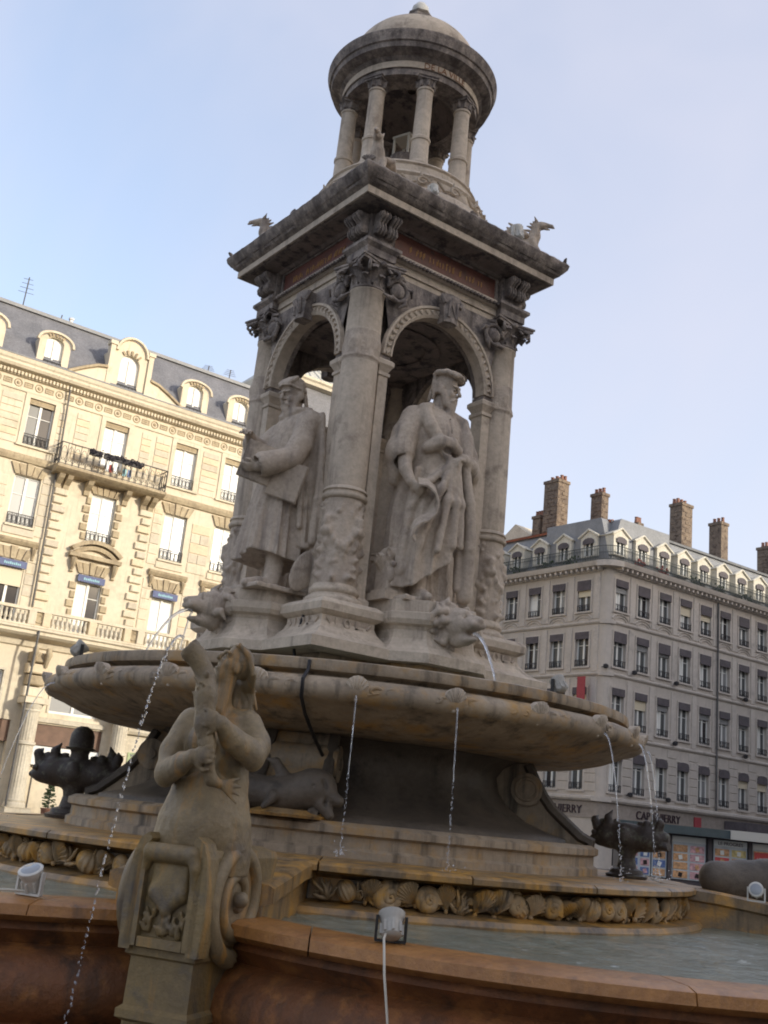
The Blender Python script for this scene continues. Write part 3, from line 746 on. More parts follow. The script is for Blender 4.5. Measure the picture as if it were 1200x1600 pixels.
# ------------------------------------------------------------------ hipped-roof building glimpsed through the left arch
def corner_building():
    B = thing('apartment_building', 'building with pale ribbed hipped roof glimpsed through the left arch of the fountain', 'building', (20.5, 39.5, 0))
    hs = [(1+k*1.9, 2.1+k*1.9, z, z+2.2) for k in range(4) for z in (5, 9, 13, 17)]
    raw(wall_holes(0, 8.4, 0, 22.2, hs, .3), 'wall', 'limestone', B)
    for k in range(4):
        for z in (5, 9, 13, 17): window(B, 1.55+k*1.9, z, z+2.2, 1.1, ('white_pane', 'grey_pane'), .5)
    m = MB(); m.box(0, 8.4, .35, 9, 0, 22.3); raw(m, 'building_core', 'limestone', B)
    m = MB(); m.rings([[(x, y, z) for y, z in ((.0, 22.2), (-.3, 22.35), (-.3, 22.5), (.0, 22.5), (.5, 24.6), (9, 24.6), (9, 22.2))] for x in (0, 8.4)]); raw(m, 'mansard_roof', 'slate', B)
    m = MB(); m.rings([[(x, y, z) for y, z in ((.5, 24.62), (.15, 24.7), (.1, 24.86), (.0, 24.95), (.0, 25.1), (9, 25.1), (9, 24.62))] for x in (-.1, 8.5)]); raw(m, 'eaves_cornice', 'limestone_pale', B)
    R0 = [(0, .1, 25.1), (8.4, .1, 25.1), (8.4, 9, 25.1), (0, 9, 25.1)]; T0 = [(3, 4, 28.2), (3.8, 4, 28.2), (3.8, 5, 28.2), (3, 5, 28.2)]
    m = MB(); m.rings([R0, T0]); hp = raw(m, 'hipped_roof', 'pale_zinc', B)
    for k in range(13):
        t = k/12; a = Vector(R0[0]).lerp(Vector(R0[1]), t); b = Vector(T0[0]).lerp(Vector(T0[1]), t)
        m = MB(); m.tube([a, b], .06, 4); m.build('roof_rib', 'pale_zinc', hp)
corner_building()

# ------------------------------------------------------------------ grey corner building on the right
def grey_building():
    B = thing('apartment_building', 'grey rendered corner building with dormers, roof-terrace railing and tall brick chimneys', 'building', (38.15, 30.67, 0))
    rows = [(13.88, 15.66, 0), (10.75, 12.68, 0), (7.45, 9.57, 0), (4.05, 6.2, 1)]; W = 1.0
    LEN = {'r': 30., 'l': 14.}
    for side in 'rl':
        rz = 0 if side == 'r' else -PI/2
        T = (lambda p: p) if side == 'r' else (lambda p: (p[1], -p[0], p[2]))
        xs = [.98+1.9*k for k in range(15)] if side == 'r' else [-1.85-1.98*k for k in range(6)]
        xa, xb = (.5, LEN['r']) if side == 'r' else (-LEN['l'], -.5)
        holes = [(x-W/2, x+W/2, a, b) for x in xs for a, b, q in rows]
        shopx = [(xa+.5+k*3.8, xa+3.6+k*3.8) for k in range(7 if side == 'r' else 3)]
        holes += [(a, b, .3, 2.55) for a, b in shopx]
        raw(wall_holes(xa, xb, 0, 16.3, holes, .28), 'wall', 'grey_render', B, rz=rz)
        for a, b in shopx:
            m = MB(); m.box(a, b, .28, .33, .3, 2.55); m.build('shop_window', 'dark_pane', B, rz=rz)
            m = MB(); m.box(a, b, .1, .16, 2.0, 2.5); m.build('shop_pelmet', 'brown_panel', B, rz=rz)
        for x in xs:
            for q, (a, b, ar) in enumerate(rows):
                pn = random.choice((('grey_pane', 'dull_pane'), ('dull_pane', 'dull_pane'), ('dull_pane', 'grey_pane'), ('dark_pane', 'dull_pane'), ('white_pane', 'dull_pane'), ('dull_pane', 'dark_pane')))
                window(B, x, a, b, W, pn, .38, .24, sur=.1, smat='grey_trim', rz=rz, T=T, arch=bool(ar), rmat='iron', rpat='scroll', val=random.choice((.42, .42, .42, .6)) if not ar else .5, blind=random.choice((None, None, None, ('cream_blind', .9), ('grey_pane', .7))))
            # relief arch under the top windows
            m = MB(); m.tube([(.7*math.cos(rad(a)), -.03, .42*math.sin(rad(a))) for a in range(15, 166, 15)], .05, 5); m.tube([(.5*math.cos(rad(a)), -.03, .26*math.sin(rad(a))) for a in range(10, 171, 20)], .035, 5)
            inst('relief_arch', cached('relarch', lambda: m.mesh('relief_arch', 'grey_trim', 60)), B, T((x, 0, 13.3)), rz)
        sp = 1.9 if side == 'r' else 1.98
        for x in xs:
            xx = x+sp/2
            if xx > xb-.3 or xx > -.5 and side == 'l': continue
            for z0, z1 in ((7.1, 10.1), (10.45, 13.0), (13.4, 16.0)): block(B, xx-.2, xx+.2, z0, z1, .05, 'grey_trim', 'pilaster', .015, rz, T)
            for k in range(6): block(B, xx-.42, xx+.42, 4.0+k*.47, 4.0+k*.47+.43, .04, 'grey_render', 'rusticated_block', .02, rz, T)
        def course(name, prof, mat='grey_trim'):
            m = MB(); m.rings([[(x, y, z) for y, z in prof] for x in (xa, xb)]); raw(m, name, mat, B, rz=rz)
        for z in (13.1, 10.2, 6.85): course('string_course', [(0, z), (-.07, z+.03), (-.12, z+.1), (-.12, z+.16), (0, z+.22)])
        course('shop_cornice', [(0, 3.45), (-.2, 3.5), (-.28, 3.6), (-.28, 3.72), (0, 3.78)])
        course('shop_fascia', [(0, 2.62), (-.06, 2.62), (-.06, 3.45), (0, 3.45)], 'shop_stone')
        course('main_cornice', [(0, 16.1), (-.1, 16.14), (-.15, 16.3), (-.5, 16.36), (-.56, 16.5), (-.6, 16.62), (.6, 16.64), (.6, 16.1)], 'grey_trim')
        m = MB(); x = xa
        while x < xb: m.box(x, x+.14, -.42, -.14, 16.17, 16.33); x += .42
        o = raw(m, 'modillion_row', 'grey_trim', B, rz=rz); o['kind'] = 'stuff'
        # terrace railing
        L = xb-xa; n = int(L/1.9)
        for k in range(n): inst('terrace_railing', iron_rail(1.9, .85, 'scroll', 'green_iron', 15), B, T((xa+.95+k*1.9 if side == 'r' else xb-.95-k*1.9, -.42, 16.66)), rz)
        # plants on the terrace
        for k in range(4 if side == 'l' else 9):
            m = MB(); c0 = random.uniform(-.5, .5)
            for q in range(26):
                m.cbox((c0+random.gauss(0, .25), random.gauss(0, .05), random.uniform(.0, .45)), (.05, .05, .03), Matrix.Rotation(random.random()*3, 3, 'X') @ Matrix.Rotation(random.random()*3, 3, 'Y'))
            x = (xa+1.5+k*2.6) if side == 'r' else (xb-2-k*2.6)
            m.build('terrace_plant', random.choice(('leaf', 'leaf', 'flower_red', 'leaf')), B, T((x, -.3, 16.7)), rz, kind='stuff')
        # mansard
        m = MB(); m.rings([[(x, y, z) for y, z in ((.35, 16.6), (1.1, 19.35), (1.2, 19.45), (5.5, 19.5), (5.5, 16.6))] for x in ((.35 if side == 'r' else xa), (xb if side == 'r' else -.36))])
        raw(m, 'mansard_roof', 'zinc', B, rz=rz)
        m = MB(); m.rings([[(x, y, z) for y, z in ((.95, 19.3), (.9, 19.42), (1.15, 19.52), (1.3, 19.5))] for x in ((1.0 if side == 'r' else xa), (xb if side == 'r' else -1.0))])
        raw(m, 'roof_edge', 'zinc' if side == 'r' else 'roof_tile', B, rz=rz)
        if side == 'l': V = [(xa, 1.15, 19.54), (-1.15, 1.15, 19.54), (-4.6, 4.6, 20.5), (xa, 4.6, 20.5), (xa, 4.6, 19.5), (-4.6, 4.6, 19.5)]
        else: V = [(1.15, 1.15, 19.54), (xb, 1.15, 19.54), (xb, 4.6, 20.5), (4.6, 4.6, 20.5), (4.6, 4.6, 19.5), (xb, 4.6, 19.5)]
        m = MB(); m.add(V, [(0, 1, 2, 3)]); raw(m, 'upper_roof', 'roof_tile' if side == 'l' else 'slate', B, rz=rz)
        def dorm():
            m = MB(); hw = .62; ow = .38
            out = [(-hw, 0), (hw, 0), (hw, 1.15), (hw+.1, 1.2), (0, 1.62), (-hw-.1, 1.2), (-hw, 1.15)]
            inn = [(-ow, .05), (ow, .05), (ow, .9), (ow*.6, 1.02), (0, 1.06), (-ow*.6, 1.02), (-ow, .9)]
            n = 7; V = [(a, 0, b) for a, b in out]+[(a, 0, b) for a, b in inn]+[(a, 1.3, b) for a, b in out]+[(a, .2, b) for a, b in inn]; fs = []
            for i in range(n):
                j = (i+1) % n; fs += [(i, j, n+j, n+i), (i, 2*n+i, 2*n+j, j), (n+i, n+j, 3*n+j, 3*n+i)]
            m.add(V, fs); me = bpy.data.meshes.new('dormer'); me.from_pydata(m.v, [], m.f); me.materials.append(MATS['dormer_stone']); return me
        dm = cached('gdorm', dorm)
        for x in xs:
            if side == 'l' and x < -12: continue
            o = inst('dormer', dm, B, T((x, .15, 17.15)), rz)
            def dh(): m = MB(); m.tube([(-.78, -.05, 1.16), (-.4, -.05, 1.38), (0, -.05, 1.62), (.4, -.05, 1.38), (.78, -.05, 1.16)], .075, 6); return m.mesh('dormer_hood', 'dormer_stone', 50)
            inst('dormer_hood', cached('dhood', dh), o)
            def dp(): m = MB(); m.box(-.38, .38, .14, .18, .05, 1.05); return m.mesh('pane', 'dull_pane')
            inst('pane', cached('gdp', dp), o)
            def dsf(): m = MB(); m.box(-.05, .05, .06, .13, .05, 1.0); m.box(-.36, -.28, .06, .13, .05, 1.0); m.box(.28, .36, .06, .13, .05, 1.0); return m.mesh('sash_frame', 'white_paint')
            inst('sash_frame', cached('gds', dsf), o)
            def dv():
                m = MB(); m.prism_xz([(-.42, 0), (.42, 0), (.42, .22), (.25, .33), (0, .37), (-.25, .33), (-.42, .22)], -.08, -.05); return m.mesh('window_valance', 'valance')
            inst('window_valance', cached('gdv', dv), o, (0, 0, .74))
    # rounded corner
    m = MB(); P = [(.5, 0)]+[(.5-.5*math.sin(rad(a)), .5-.5*math.cos(rad(a))) for a in range(0, 91, 15)]+[(.5, .5)]
    P = [(.5, .5)]+[(.5-.5*math.sin(rad(a)), .5-.5*math.cos(rad(a))) for a in range(90, -1, -15)]
    m.prism_xy(P, 0, 16.3); m.build('rounded_corner', 'grey_render', B, smooth=40)
    for z, o_, h, mt in ((13.1, .12, .2, 'grey_trim'), (10.2, .12, .2, 'grey_trim'), (6.85, .12, .2, 'grey_trim'), (3.5, .26, .26, 'grey_trim'), (2.62, .06, .83, 'shop_stone'), (16.3, .58, .33, 'grey_trim')):
        r = .5+o_; P = [(.5, .5)]+[(.5-r*math.sin(rad(a)), .5-r*math.cos(rad(a))) for a in range(90, -1, -15)]
        m = MB(); m.prism_xy(P, z, z+h); m.build('corner_moulding', mt, B, smooth=40)
    m = MB()
    for a in range(0, 91, 6):
        x, y = .5-.92*math.sin(rad(a)), .5-.92*math.cos(rad(a)); m.tube([(x, y, 16.66), (x, y, 17.5)], .015, 4)
    for z in (16.7, 17.1, 17.48): m.tube([(.5-.92*math.sin(rad(a)), .5-.92*math.cos(rad(a)), z) for a in range(0, 91, 10)], .02, 4)
    m.build('terrace_railing', 'green_iron', B)
    m = MB(); m.rings([[(.35, .35, 16.6), (1.6, .35, 16.6), (1.6, 1.6, 16.6), (.35, 1.6, 16.6)], [(1.05, 1.05, 19.4), (1.7, 1.05, 19.4), (1.7, 1.7, 19.4), (1.05, 1.7, 19.4)]]); m.build('mansard_hip', 'zinc', B)
    m = MB(); m.box(.7, 30, 1.6, 14, 0, 16.6); raw(m, 'building_core', 'grey_render', B)
    # downpipe, lamps on the string courses, shop lettering, red banner
    m = MB(); m.tube([(9.65, -.14, 16.1), (9.65, -.14, 3.8)], .06, 6); m.build('downpipe', 'iron_grey', B)
    for x, z in ((-.05, 10.55), (2.05, 10.5), (5.7, 10.45), (2.0, 7.1), (5.7, 7.05), (12.3, 10.45), (12.3, 7.05), (2.0, 3.9), (5.2, 3.9)):
        m = MB(); m.lathe([(.05, 0), (.14, .05), (.15, .2), (.06, .26)], 10); m.tube([(0, 0, .1), (0, .3, .1)], .03, 5); m.build('wall_lamp', 'iron', B, (x, -.25 if x > 0 else -.0, z), smooth=40)
    inst('shop_lettering', text_mesh('CAP THIERRY', .62, .06, 'letter_dark'), B, (-.09, 3.15, 2.82), -PI/2)
    inst('shop_lettering', text_mesh('CAP THIERRY', .62, .06, 'letter_dark'), B, (4.6, -.09, 2.82))
    m = MB(); m.box(7.7, 8.3, -.14, -.07, 2.75, 3.3); m.build('shop_emblem', 'red_banner', B)
    m = MB(); m.box(10.5, 30, -1.6, -.1, 2.7, 3.3); m.build('shop_canopy', 'valance', B)
    m = MB(); m.prism_xz([(-.28, 0), (.28, .0), (.28, 1.6), (-.28, 1.6)], -.03, .03); b = m.build('shop_banner', 'red_banner', B, (-.62, 1.22, 8.47), rz=-PI/2)
    m = MB(); m.tube([(.25, 0, .1), (-.35, 0, .1)], .02, 4); m.tube([(.25, 0, 1.5), (-.35, 0, 1.5)], .02, 4); m.build('banner_bracket', 'iron', b)
    # chimneys
    def chim(X, Y, z0, z1, lx, ly, pots=True, plain_=False):
        x, y = X-38.15, Y-30.67
        m = MB(); m.box(x, x+lx, y, y+ly, z0, z1); m.box(x-.06, x+lx+.06, y-.06, y+ly+.06, z1-.22, z1-.02)
        c = m.build('chimney', 'chimney_brick', B)
        # courses of brick standing proud on the two faces in view
        nb = 0; z = z0+.25; k = 0
        def bm(lx_, n_): return boxmesh('brick', lx_, .03, .20, 'chimney_brick', .01)
        while z < z1-.45 and not plain_:
            step = .62; xx = x+.08+(.3 if k % 2 else 0)
            while xx+.5 < x+lx: inst('brick', bm(.52, 1), c, (xx+.26, y, z)); xx += step
            yy = y+.08+(.3 if k % 2 else 0)
            while yy+.5 < y+ly: inst('brick', bm(.52, 1), c, (x, yy+.26, z), -PI/2); yy += step
            z += .27; k += 1
        if pots:
            n = max(3, int(max(lx, ly)/.36))
            for i in range(n):
                p = MB(); p.lathe([(.13, 0), (.1, .3), (.12, .32), (.12, .36)], 8)
                px_ = x+lx/2+(0 if ly > lx else (i-(n-1)/2)*lx/n); py_ = y+ly/2+((i-(n-1)/2)*ly/n if ly > lx else 0)
                p.build('chimney_pot', 'pot_terracotta', c, (px_, py_, z1), smooth=40)
                if min(lx, ly) > .8:
                    p.build('chimney_pot', 'pot_terracotta', c, (px_+(.3 if ly > lx else 0), py_+(0 if ly > lx else .3), z1), smooth=40)
    for a in CHIM: chim(*a)
    m = MB(); m.box(3.0, 9, 3.2, 6.2, 19.5, 20.9); m.rings([[(x, 3.2, 20.9), (x, 6.2, 20.9), (x, 4.7, 21.9)] for x in (3.0, 9)]); m.build('attic_gable', 'limestone_pale', B, (0, 6.5, -.6))
    m = MB(); m.tube([(0, 0, 0), (0, 0, 2.3)], .03, 5)
    for k in range(4): m.tube([(-.4+.05*k, -.5+.08*k, 1.2+.3*k), (.4-.05*k, .5-.08*k, 1.25+.3*k)], .014, 4)
    m.build('roof_aerial', 'iron_grey', B, (3.2, 8.3, 19.6))
CHIM = [(41.0, 37.9, 18.5, 23.75, .97, 1.27), (43.5, 36.4, 19.6, 23.2, .63, .94), (49.2, 34.5, 19.6, 23.65, 1.09, 1.0), (53.45, 34.5, 19.6, 23.35, .75, 1.0, True, True), (59.4, 34.5, 19.4, 23.0, 1.4, 1.26), (43.1, 33, 19.2, 20.5, .4, .4), (41.2, 39.6, 19.3, 21.6, .6, .7)]
grey_building()

# ------------------------------------------------------------------ rest of the square: unseen blocks added to shade fountain and corner building
def side_block(loc, L, H, Dp, label, rz=0):
    B = thing('apartment_building', label, 'building', loc, rz)
    hs = []; ws = []
    x = 1.2
    while x+1.2 < L:
        for z in np.arange(4.6, H-3, 3.5): hs.append((x, x+1.1, z, z+2.1)); ws.append((x+.55, z))
        x += 2.4
    raw(wall_holes(0, L, 0, H-1, hs, .25), 'wall', 'grey_render', B)
    m = MB(); m.box(0, L, .3, Dp, 0, H-1); raw(m, 'building_core', 'grey_render', B)
    m = MB(); m.rings([[(x, y, z) for y, z in ((0, H-1), (-.4, H-.8), (-.4, H-.6), (1.2, H), (Dp, H), (Dp, H-1))] for x in (0, L)]); raw(m, 'roof', 'zinc', B)
    def wm(): m = MB(); m.box(-.55, .55, .2, .24, 0, 2.1); return m.mesh('window', 'dull_pane')
    for x, z in ws: inst('window', cached('sidewin', wm), B, (x, 0, z))
side_block((64, -45, 0), 84, 25.5, 12, 'grey apartment block behind the photographer added unseen to shade the fountain', PI)
side_block((100, 13, 0), 54, 22.9, 12, 'unseen grey apartment block across the street, added to shade the corner building with brick chimneys', PI)

# ------------------------------------------------------------------ news kiosk
def kiosk():
    K = thing('news_kiosk', 'dark teal news kiosk covered in magazine racks, in front of the corner building', 'kiosk', (26.3, 18.75, 0), math.atan2(15.2-18.44, 30.9-26.7))
    L = 6.2
    m = MB(); m.box(0, L, .25, 2.4, 0, 2.1); m.build('cabin', 'kiosk_frame', K)
    m = MB(); m.box(-.4, 3.72, -.5, 2.7, 2.06, 2.36); m.build('roof', 'kiosk_teal', K)
    m = MB(); m.box(3.72, L+.3, -.56, 2.7, 2.05, 2.38); m.build('roof_fascia', 'kiosk_grey', K)
    pan = [(.1, .95), (1.0, 1.55), (1.75, 3.0), (3.3, 4.55), (4.75, 5.7)]
    for i, (a, b) in enumerate(pan):
        m = MB(); m.box(a, b, .18, .24, .45, 2.0); p = m.build('display_panel', 'poster_pale', K)
        nx = max(1, int((b-a)/.42)); nz = 4
        m = MB(); m.box(a, b, .165, .178, 1.78, 1.98); hd = m.build('header_strip', 'poster_white', p)
        if i == 3: inst('header_lettering', text_mesh('LE PROGRES', .17, .01, 'letter_dark'), p, ((a+b)/2, .155, 1.82))
        if i == 4:
            m = MB(); m.box(a+.03, b-.03, .15, .176, .5, 1.72); m.build('poster', 'poster_orange', p)
            m = MB(); m.box(a+.06, b-.06, .135, .149, 1.2, 1.68); m.build('poster', 'poster_red', p)
            inst('poster_lettering', text_mesh("L'EXPRESS", .15, .01, 'poster_white'), p, ((a+b)/2, .12, 1.38)); continue
        for k in range(nx):
            for z in range(nz):
                w_ = (b-a)/nx; x0 = a+k*w_+.05; z0 = .5+z*.31
                mt = [['poster_pink', 'poster_blue'], ['poster_orange', 'poster_blue'], ['poster_orange', 'poster_pink', 'poster_pale'], ['poster_orange', 'poster_yellow', 'poster_red']][i]
                m = MB(); m.box(x0, x0+w_-.1, .155, .178, z0, z0+.25); c = m.build('magazine', mt[(k+(z if i != 2 else 0)) % len(mt)], p)
                m = MB(); m.cbox((x0+w_*.42, .15, z0+.12), (.07, .004, .08), Matrix.Rotation(random.uniform(-.4, .4), 3, 'Y'))
                m.build('cover_picture', random.choice(('poster_white', 'shop_dark', 'poster_pink', 'poster_orange')), p)
    m = MB(); m.box(3.2, 5.8, -.05, .24, .3, .42); m.build('shelf', 'kiosk_grey', K)
    for x in (1.65, 3.15, 4.65):
        m = MB(); m.box(x-.07, x+.07, .1, .24, 0, 2.06); m.build('post', 'kiosk_frame', K)
kiosk()
def shrub(name, label, x, y, h, s):
    o = thing(name, label, 'plant', (x, y, .12))
    m = MB(); m.lathe([(.22*s, 0), (.28*s, .4*s), (.3*s, .42*s), (.3*s, .46*s)], 12); m.build('pot', 'pot_terracotta', o, smooth=40)
    m = MB()
    for k in range(160):
        z = random.random(); r = .32*s*(1-.5*z)*math.sqrt(random.random()); a = random.random()*6.28
        m.cbox((r*math.cos(a), r*math.sin(a), .5*s+z*h), (.06, .03, .01), Matrix.Rotation(random.random()*6, 3, 'Z') @ Matrix.Rotation(random.uniform(-1, 1), 3, 'X'))
    m.build('foliage', 'leaf', o)
shrub('potted_shrub', 'bushy potted shrub beside the orange shop window, nearest the fluted column', 10.6, 36.4, 1.1, 1)
shrub('potted_shrub', 'lower potted shrub further along the orange shop window', 12.4, 36.2, .7, .9)
# ================================================================== the fountain
FT = thing('fountain', 'stone fountain with columned pavilion, domed lantern and scalloped basins in the middle of the square', 'fountain', (0, 0, 0))
def lobe(a, r, c=3.1):
    d = (a+PI/4) % (PI/2)-PI/4; return c*math.cos(d)+math.sqrt(max(0, r*r-(c*math.sin(d))**2))
def lobe_rings(prof, n=320):
    return [[(lobe(2*PI*(j+.5)/n, r)*math.cos(2*PI*(j+.5)/n), lobe(2*PI*(j+.5)/n, r)*math.sin(2*PI*(j+.5)/n), z) for j in range(n)] for r, z in prof]
# lower basin: coping in separate stones, wall below
def lower_basin():
    m = MB(); R = lobe_rings([(2.80, .5), (2.80, .86), (3.02, .86), (3.04, .82), (2.99, .78), (2.96, .74), (3.08, .70), (3.16, .62), (3.19, .52), (3.16, .42), (3.06, .35), (3.06, .26), (3.28, .22), (3.32, .16), (3.32, .08)])
    m.rings(R, cap0=False, cap1=False); wl = raw(m, 'lower_basin', 'wall_wet', FT)
    for f in wl.data.polygons: f.use_smooth = True
    wl.data.set_sharp_from_angle(angle=rad(50))
    n = 320; J = 20   # coping stones
    cuts = [int(n*k/J) for k in range(J+1)]
    for k in range(J):
        V = []; fs = []; cnt = 0
        ins_ = [(2.80, .865), (2.80, .965), (2.83, .985), (3.06, .975), (3.12, .955), (3.13, .90), (3.08, .866)]
        rr = []
        for j in range(cuts[k], cuts[k+1]+1):
            a = 2*PI*(j+.5)/n
            e = .0008 if j == cuts[k] else (-.0008 if j == cuts[k+1] else 0)
            rr.append([(lobe(a, r)*math.cos(a+e), lobe(a, r)*math.sin(a+e), z) for r, z in ins_])
        m = MB(); m.rings(rr); m.build('coping_stone', 'rim_stone', FT, smooth=35)
    # rippled water sheet, with rings where the jets fall in
    n, q = 420, 46; V = []; fs = []; rs = np.random.default_rng(3)
    W_ = [(rs.uniform(.5, 1)*2*PI/l, rs.uniform(0, 2*PI), l*.017, rs.uniform(0, 2*PI)) for l in (.55, .42, .33, .27, .22, .18, .15, .13)]
    drops = [(-2.2, -2.9), (.7, -3.6), (-.9, -3.9), (1.5, -3.7), (-3.6, 1.2), (-3.5, -1.2), (.1, -4.6)]
    for k in range(q+1):
        for j in range(n):
            a = 2*PI*(j+.5)/n; R_ = lobe(a, 2.81); r = 2.9+(R_-2.9)*k/q; x, y = r*math.cos(a), r*math.sin(a)
            z = .935+sum(am*.28*math.sin(kk*(x*math.cos(th)+y*math.sin(th))+ph+1.7*math.sin(x*1.3+y*.9)) for kk, th, am, ph in W_)
            for dx, dy in drops:
                d = math.hypot(x-dx, y-dy)
                if d < 1.3: z += .010*math.cos(d*28)*math.exp(-d*2.6)
            V.append((x, y, z))
    for k in range(q):
        for j in range(n): fs.append((k*n+j, k*n+(j+1) % n, (k+1)*n+(j+1) % n, (k+1)*n+j))
    m = MB(); m.add(V, fs); o = raw(m, 'water', 'water'); o['kind'] = 'structure'; o.data.shade_smooth()
lower_basin()
# podium with a frieze of shells, upper step, buttresses behind the mermaids
def podium():
    m = MB(); m.lathe([(3.5, .6), (3.5, .95), (3.47, .985), (3.33, 1.0), (3.22, 1.02), (3.2, 1.16), (3.3, 1.19), (3.42, 1.2)], 96, cap1=False)
    p = m.build('podium', 'wet_stone', FT, smooth=35)
    # cap stones of the podium ledge
    for k in range(20):
        a0, a1 = 2*PI*k/20+.002, 2*PI*(k+1)/20-.002
        rr = []
        for j in range(7):
            a = a0+(a1-a0)*j/6; rr.append([(r*math.cos(a), r*math.sin(a), z) for r, z in ((2.3, 1.19), (3.40, 1.2), (3.44, 1.215), (3.44, 1.25), (3.41, 1.27), (2.3, 1.275))])
        m = MB(); m.rings(rr); m.build('cap_stone', 'wet_stone', p, smooth=35)
    m = MB(); m.lathe([(2.56, 1.2), (2.56, 1.33), (2.52, 1.35), (2.52, 1.43), (2.56, 1.45), (2.56, 1.5), (2.5, 1.53), (.6, 1.54)], 96, cap1=False); m.build('upper_step', 'basin_stone', FT, smooth=35)
    m = MB(); m.lathe([(1.25, 1.5), (1.1, 1.62), (.95, 1.75), (.9, 1.95), (1.05, 2.1), (1.4, 2.215)], 48, cap0=False, cap1=False); m.build('basin_stem', 'dark_wet_shade', FT, smooth=50)
    m = MB(); m.lathe([(2.3, 1.5), (2.28, 1.56), (2.12, 1.6), (1.9, 1.68), (1.72, 1.8), (1.62, 1.94), (1.6, 2.06), (1.66, 2.15), (1.78, 2.218)], 72, cap0=False, cap1=False, rf=lambda r, z, a: r*(1+.012*math.cos(a*24))); m.build('flared_pedestal', 'dark_wet_shade', FT, smooth=60)  # shade of the recess below the bowl is put into this dark colour
    for k in range(4):
        a = rad(225+90*k)
        prof = [(.7, 1.5), (2.44, 1.5), (2.46, 1.56), (2.36, 1.6), (2.21, 1.72), (2.08, 1.83), (2.0, 1.93), (1.92, 2.06), (1.84, 2.215), (.7, 2.215)]
        m = MB(); m.prism_xz(prof, -.26, .26); m.build('scroll_bracket', 'basin_stone', FT, rz=a)
        for y in (-.27, .27):
            m = MB(); m.tube([(q[0]+.02, y, q[1]) for q in prof[1:9]], .05, 6); m.build('bracket_moulding', 'dark_wet_shade', FT, rz=a, smooth=60)
        m = MB(); m.tube([(1.86, -.33, 1.98), (1.86, .33, 1.98)], .15, 20); m.tube([(1.86, -.35, 1.98), (1.86, .35, 1.98)], .05, 12); m.tube([(1.86+.1*math.cos(t), -.335, 1.98+.1*math.sin(t)) for t in np.linspace(0, 2*PI, 17)], .016, 6); m.build('bracket_volute', 'basin_stone', FT, rz=a, smooth=40)
        # buttress towards the mermaid
        m = MB(); m.rings([[(r, y, z) for y, z in ((-.44, .6), (-.44, zt-.12), (-.5, zt-.1), (-.5, zt-.02), (-.46, zt), (.46, zt), (.5, zt-.02), (.5, zt-.1), (.44, zt-.12), (.44, .6))] for r, zt in ((3.1, 1.28), (3.6, 1.25), (4.45, 1.16))])
        m.build('buttress', 'wet_stone', FT, rz=a)
    return p
POD = podium()
# ---- shells
def scallop(name, mat, r=.1, ribs=9, dep=.35, curl=.5):
    m = MB(); nu, nv = ribs*4, 8; V = []; fs = []
    for i in range(nv+1):
        t = i/nv
        for j in range(nu+1):
            u = -1+2*j/nu; a = u*1.25
            rr = r*(.12+.88*t)*(1-.12*abs(u)**2)
            rib = .035*r*math.cos(u*ribs*PI)*t
            h = dep*r*math.sin(t*PI*.62)*(1-.55*u*u)*1.5+rib*2
            V.append((rr*math.sin(a)*(.55+.45*t), -h-.02*r, r*(-.75)+rr*1.65*math.cos(a*.72)))
    for i in range(nv):
        for j in range(nu): q = i*(nu+1)+j; fs.append((q, q+1, q+nu+2, q+nu+1))
    m.add(V, fs)
    # back
    m.add([(v[0]*.98, .02*r, v[2]*.98) for v in V[-(nu+1):]]+[(0, .02*r, -.75*r)], [(k, k+1, nu+1) for k in range(nu)])
    m.add(V[-(nu+1):]+[(v[0]*.98, .02*r, v[2]*.98) for v in V[-(nu+1):]], [(k, k+1, nu+2+k, nu+1+k) for k in range(nu)])
    m.ball((0, -.08*r, -.72*r), .16*r)
    return m.mesh(name, mat, 70)
def conch(name, mat, r):
    m = MB(); P = []; rr = []
    for k in range(34):
        t = k/33; a = t*4.5*PI; R = r*.62*(1-t)**.9
        P.append((R*math.cos(a), -.1*r-.75*r*t*.7, R*math.sin(a)-.1*r)); rr.append(r*.42*(1-t)**.85+.006)
    m.tube(P, rr, 10); return m.mesh(name, mat, 80)
def cockle(name, mat, r):
    m = MB(); n = 64
    rf = lambda rr, z, a: rr*(1+.07*math.cos(11*a)+.12*math.sin(a))
    m.lathe([(r*math.sin(t*PI/8)*(1.0 if t < 8 else .1)+.001, -r*math.cos(t*PI/8)*.9) for t in range(0, 9)], n, rf=rf); return m.mesh(name, mat, 80)
def coral(name, mat, r):
    m = MB()
    for k in range(7):
        a = random.uniform(-1.3, 1.3); l = r*random.uniform(.7, 1.3)
        P = [(0, -.05*r, -.6*r)]
        for q in range(1, 5): P.append((l*q/4*math.sin(a)+random.gauss(0, .06*r), -.1*r-random.uniform(0, .35)*r, -.6*r+l*q/4*math.cos(a)*1.3))
        m.tube(P, [r*.17, r*.15, r*.13, r*.12, r*.05], 6)
    return m.mesh(name, mat, 80)
SH = {'scallop_shell': [scallop('scallop_shell', 'shell_stone', .13, 8), scallop('scallop_shell', 'shell_stone', .115, 11, .5)],
      'conch_shell': [conch('conch_shell', 'shell_stone', .11), conch('conch_shell', 'shell_stone', .09)],
      'cockle_shell': [cockle('cockle_shell', 'shell_stone', .105), cockle('cockle_shell', 'shell_stone', .085)],
      'coral_branch': [coral('coral_branch', 'shell_stone', .12), coral('coral_branch', 'shell_stone', .11), coral('coral_branch', 'shell_stone', .1)]}
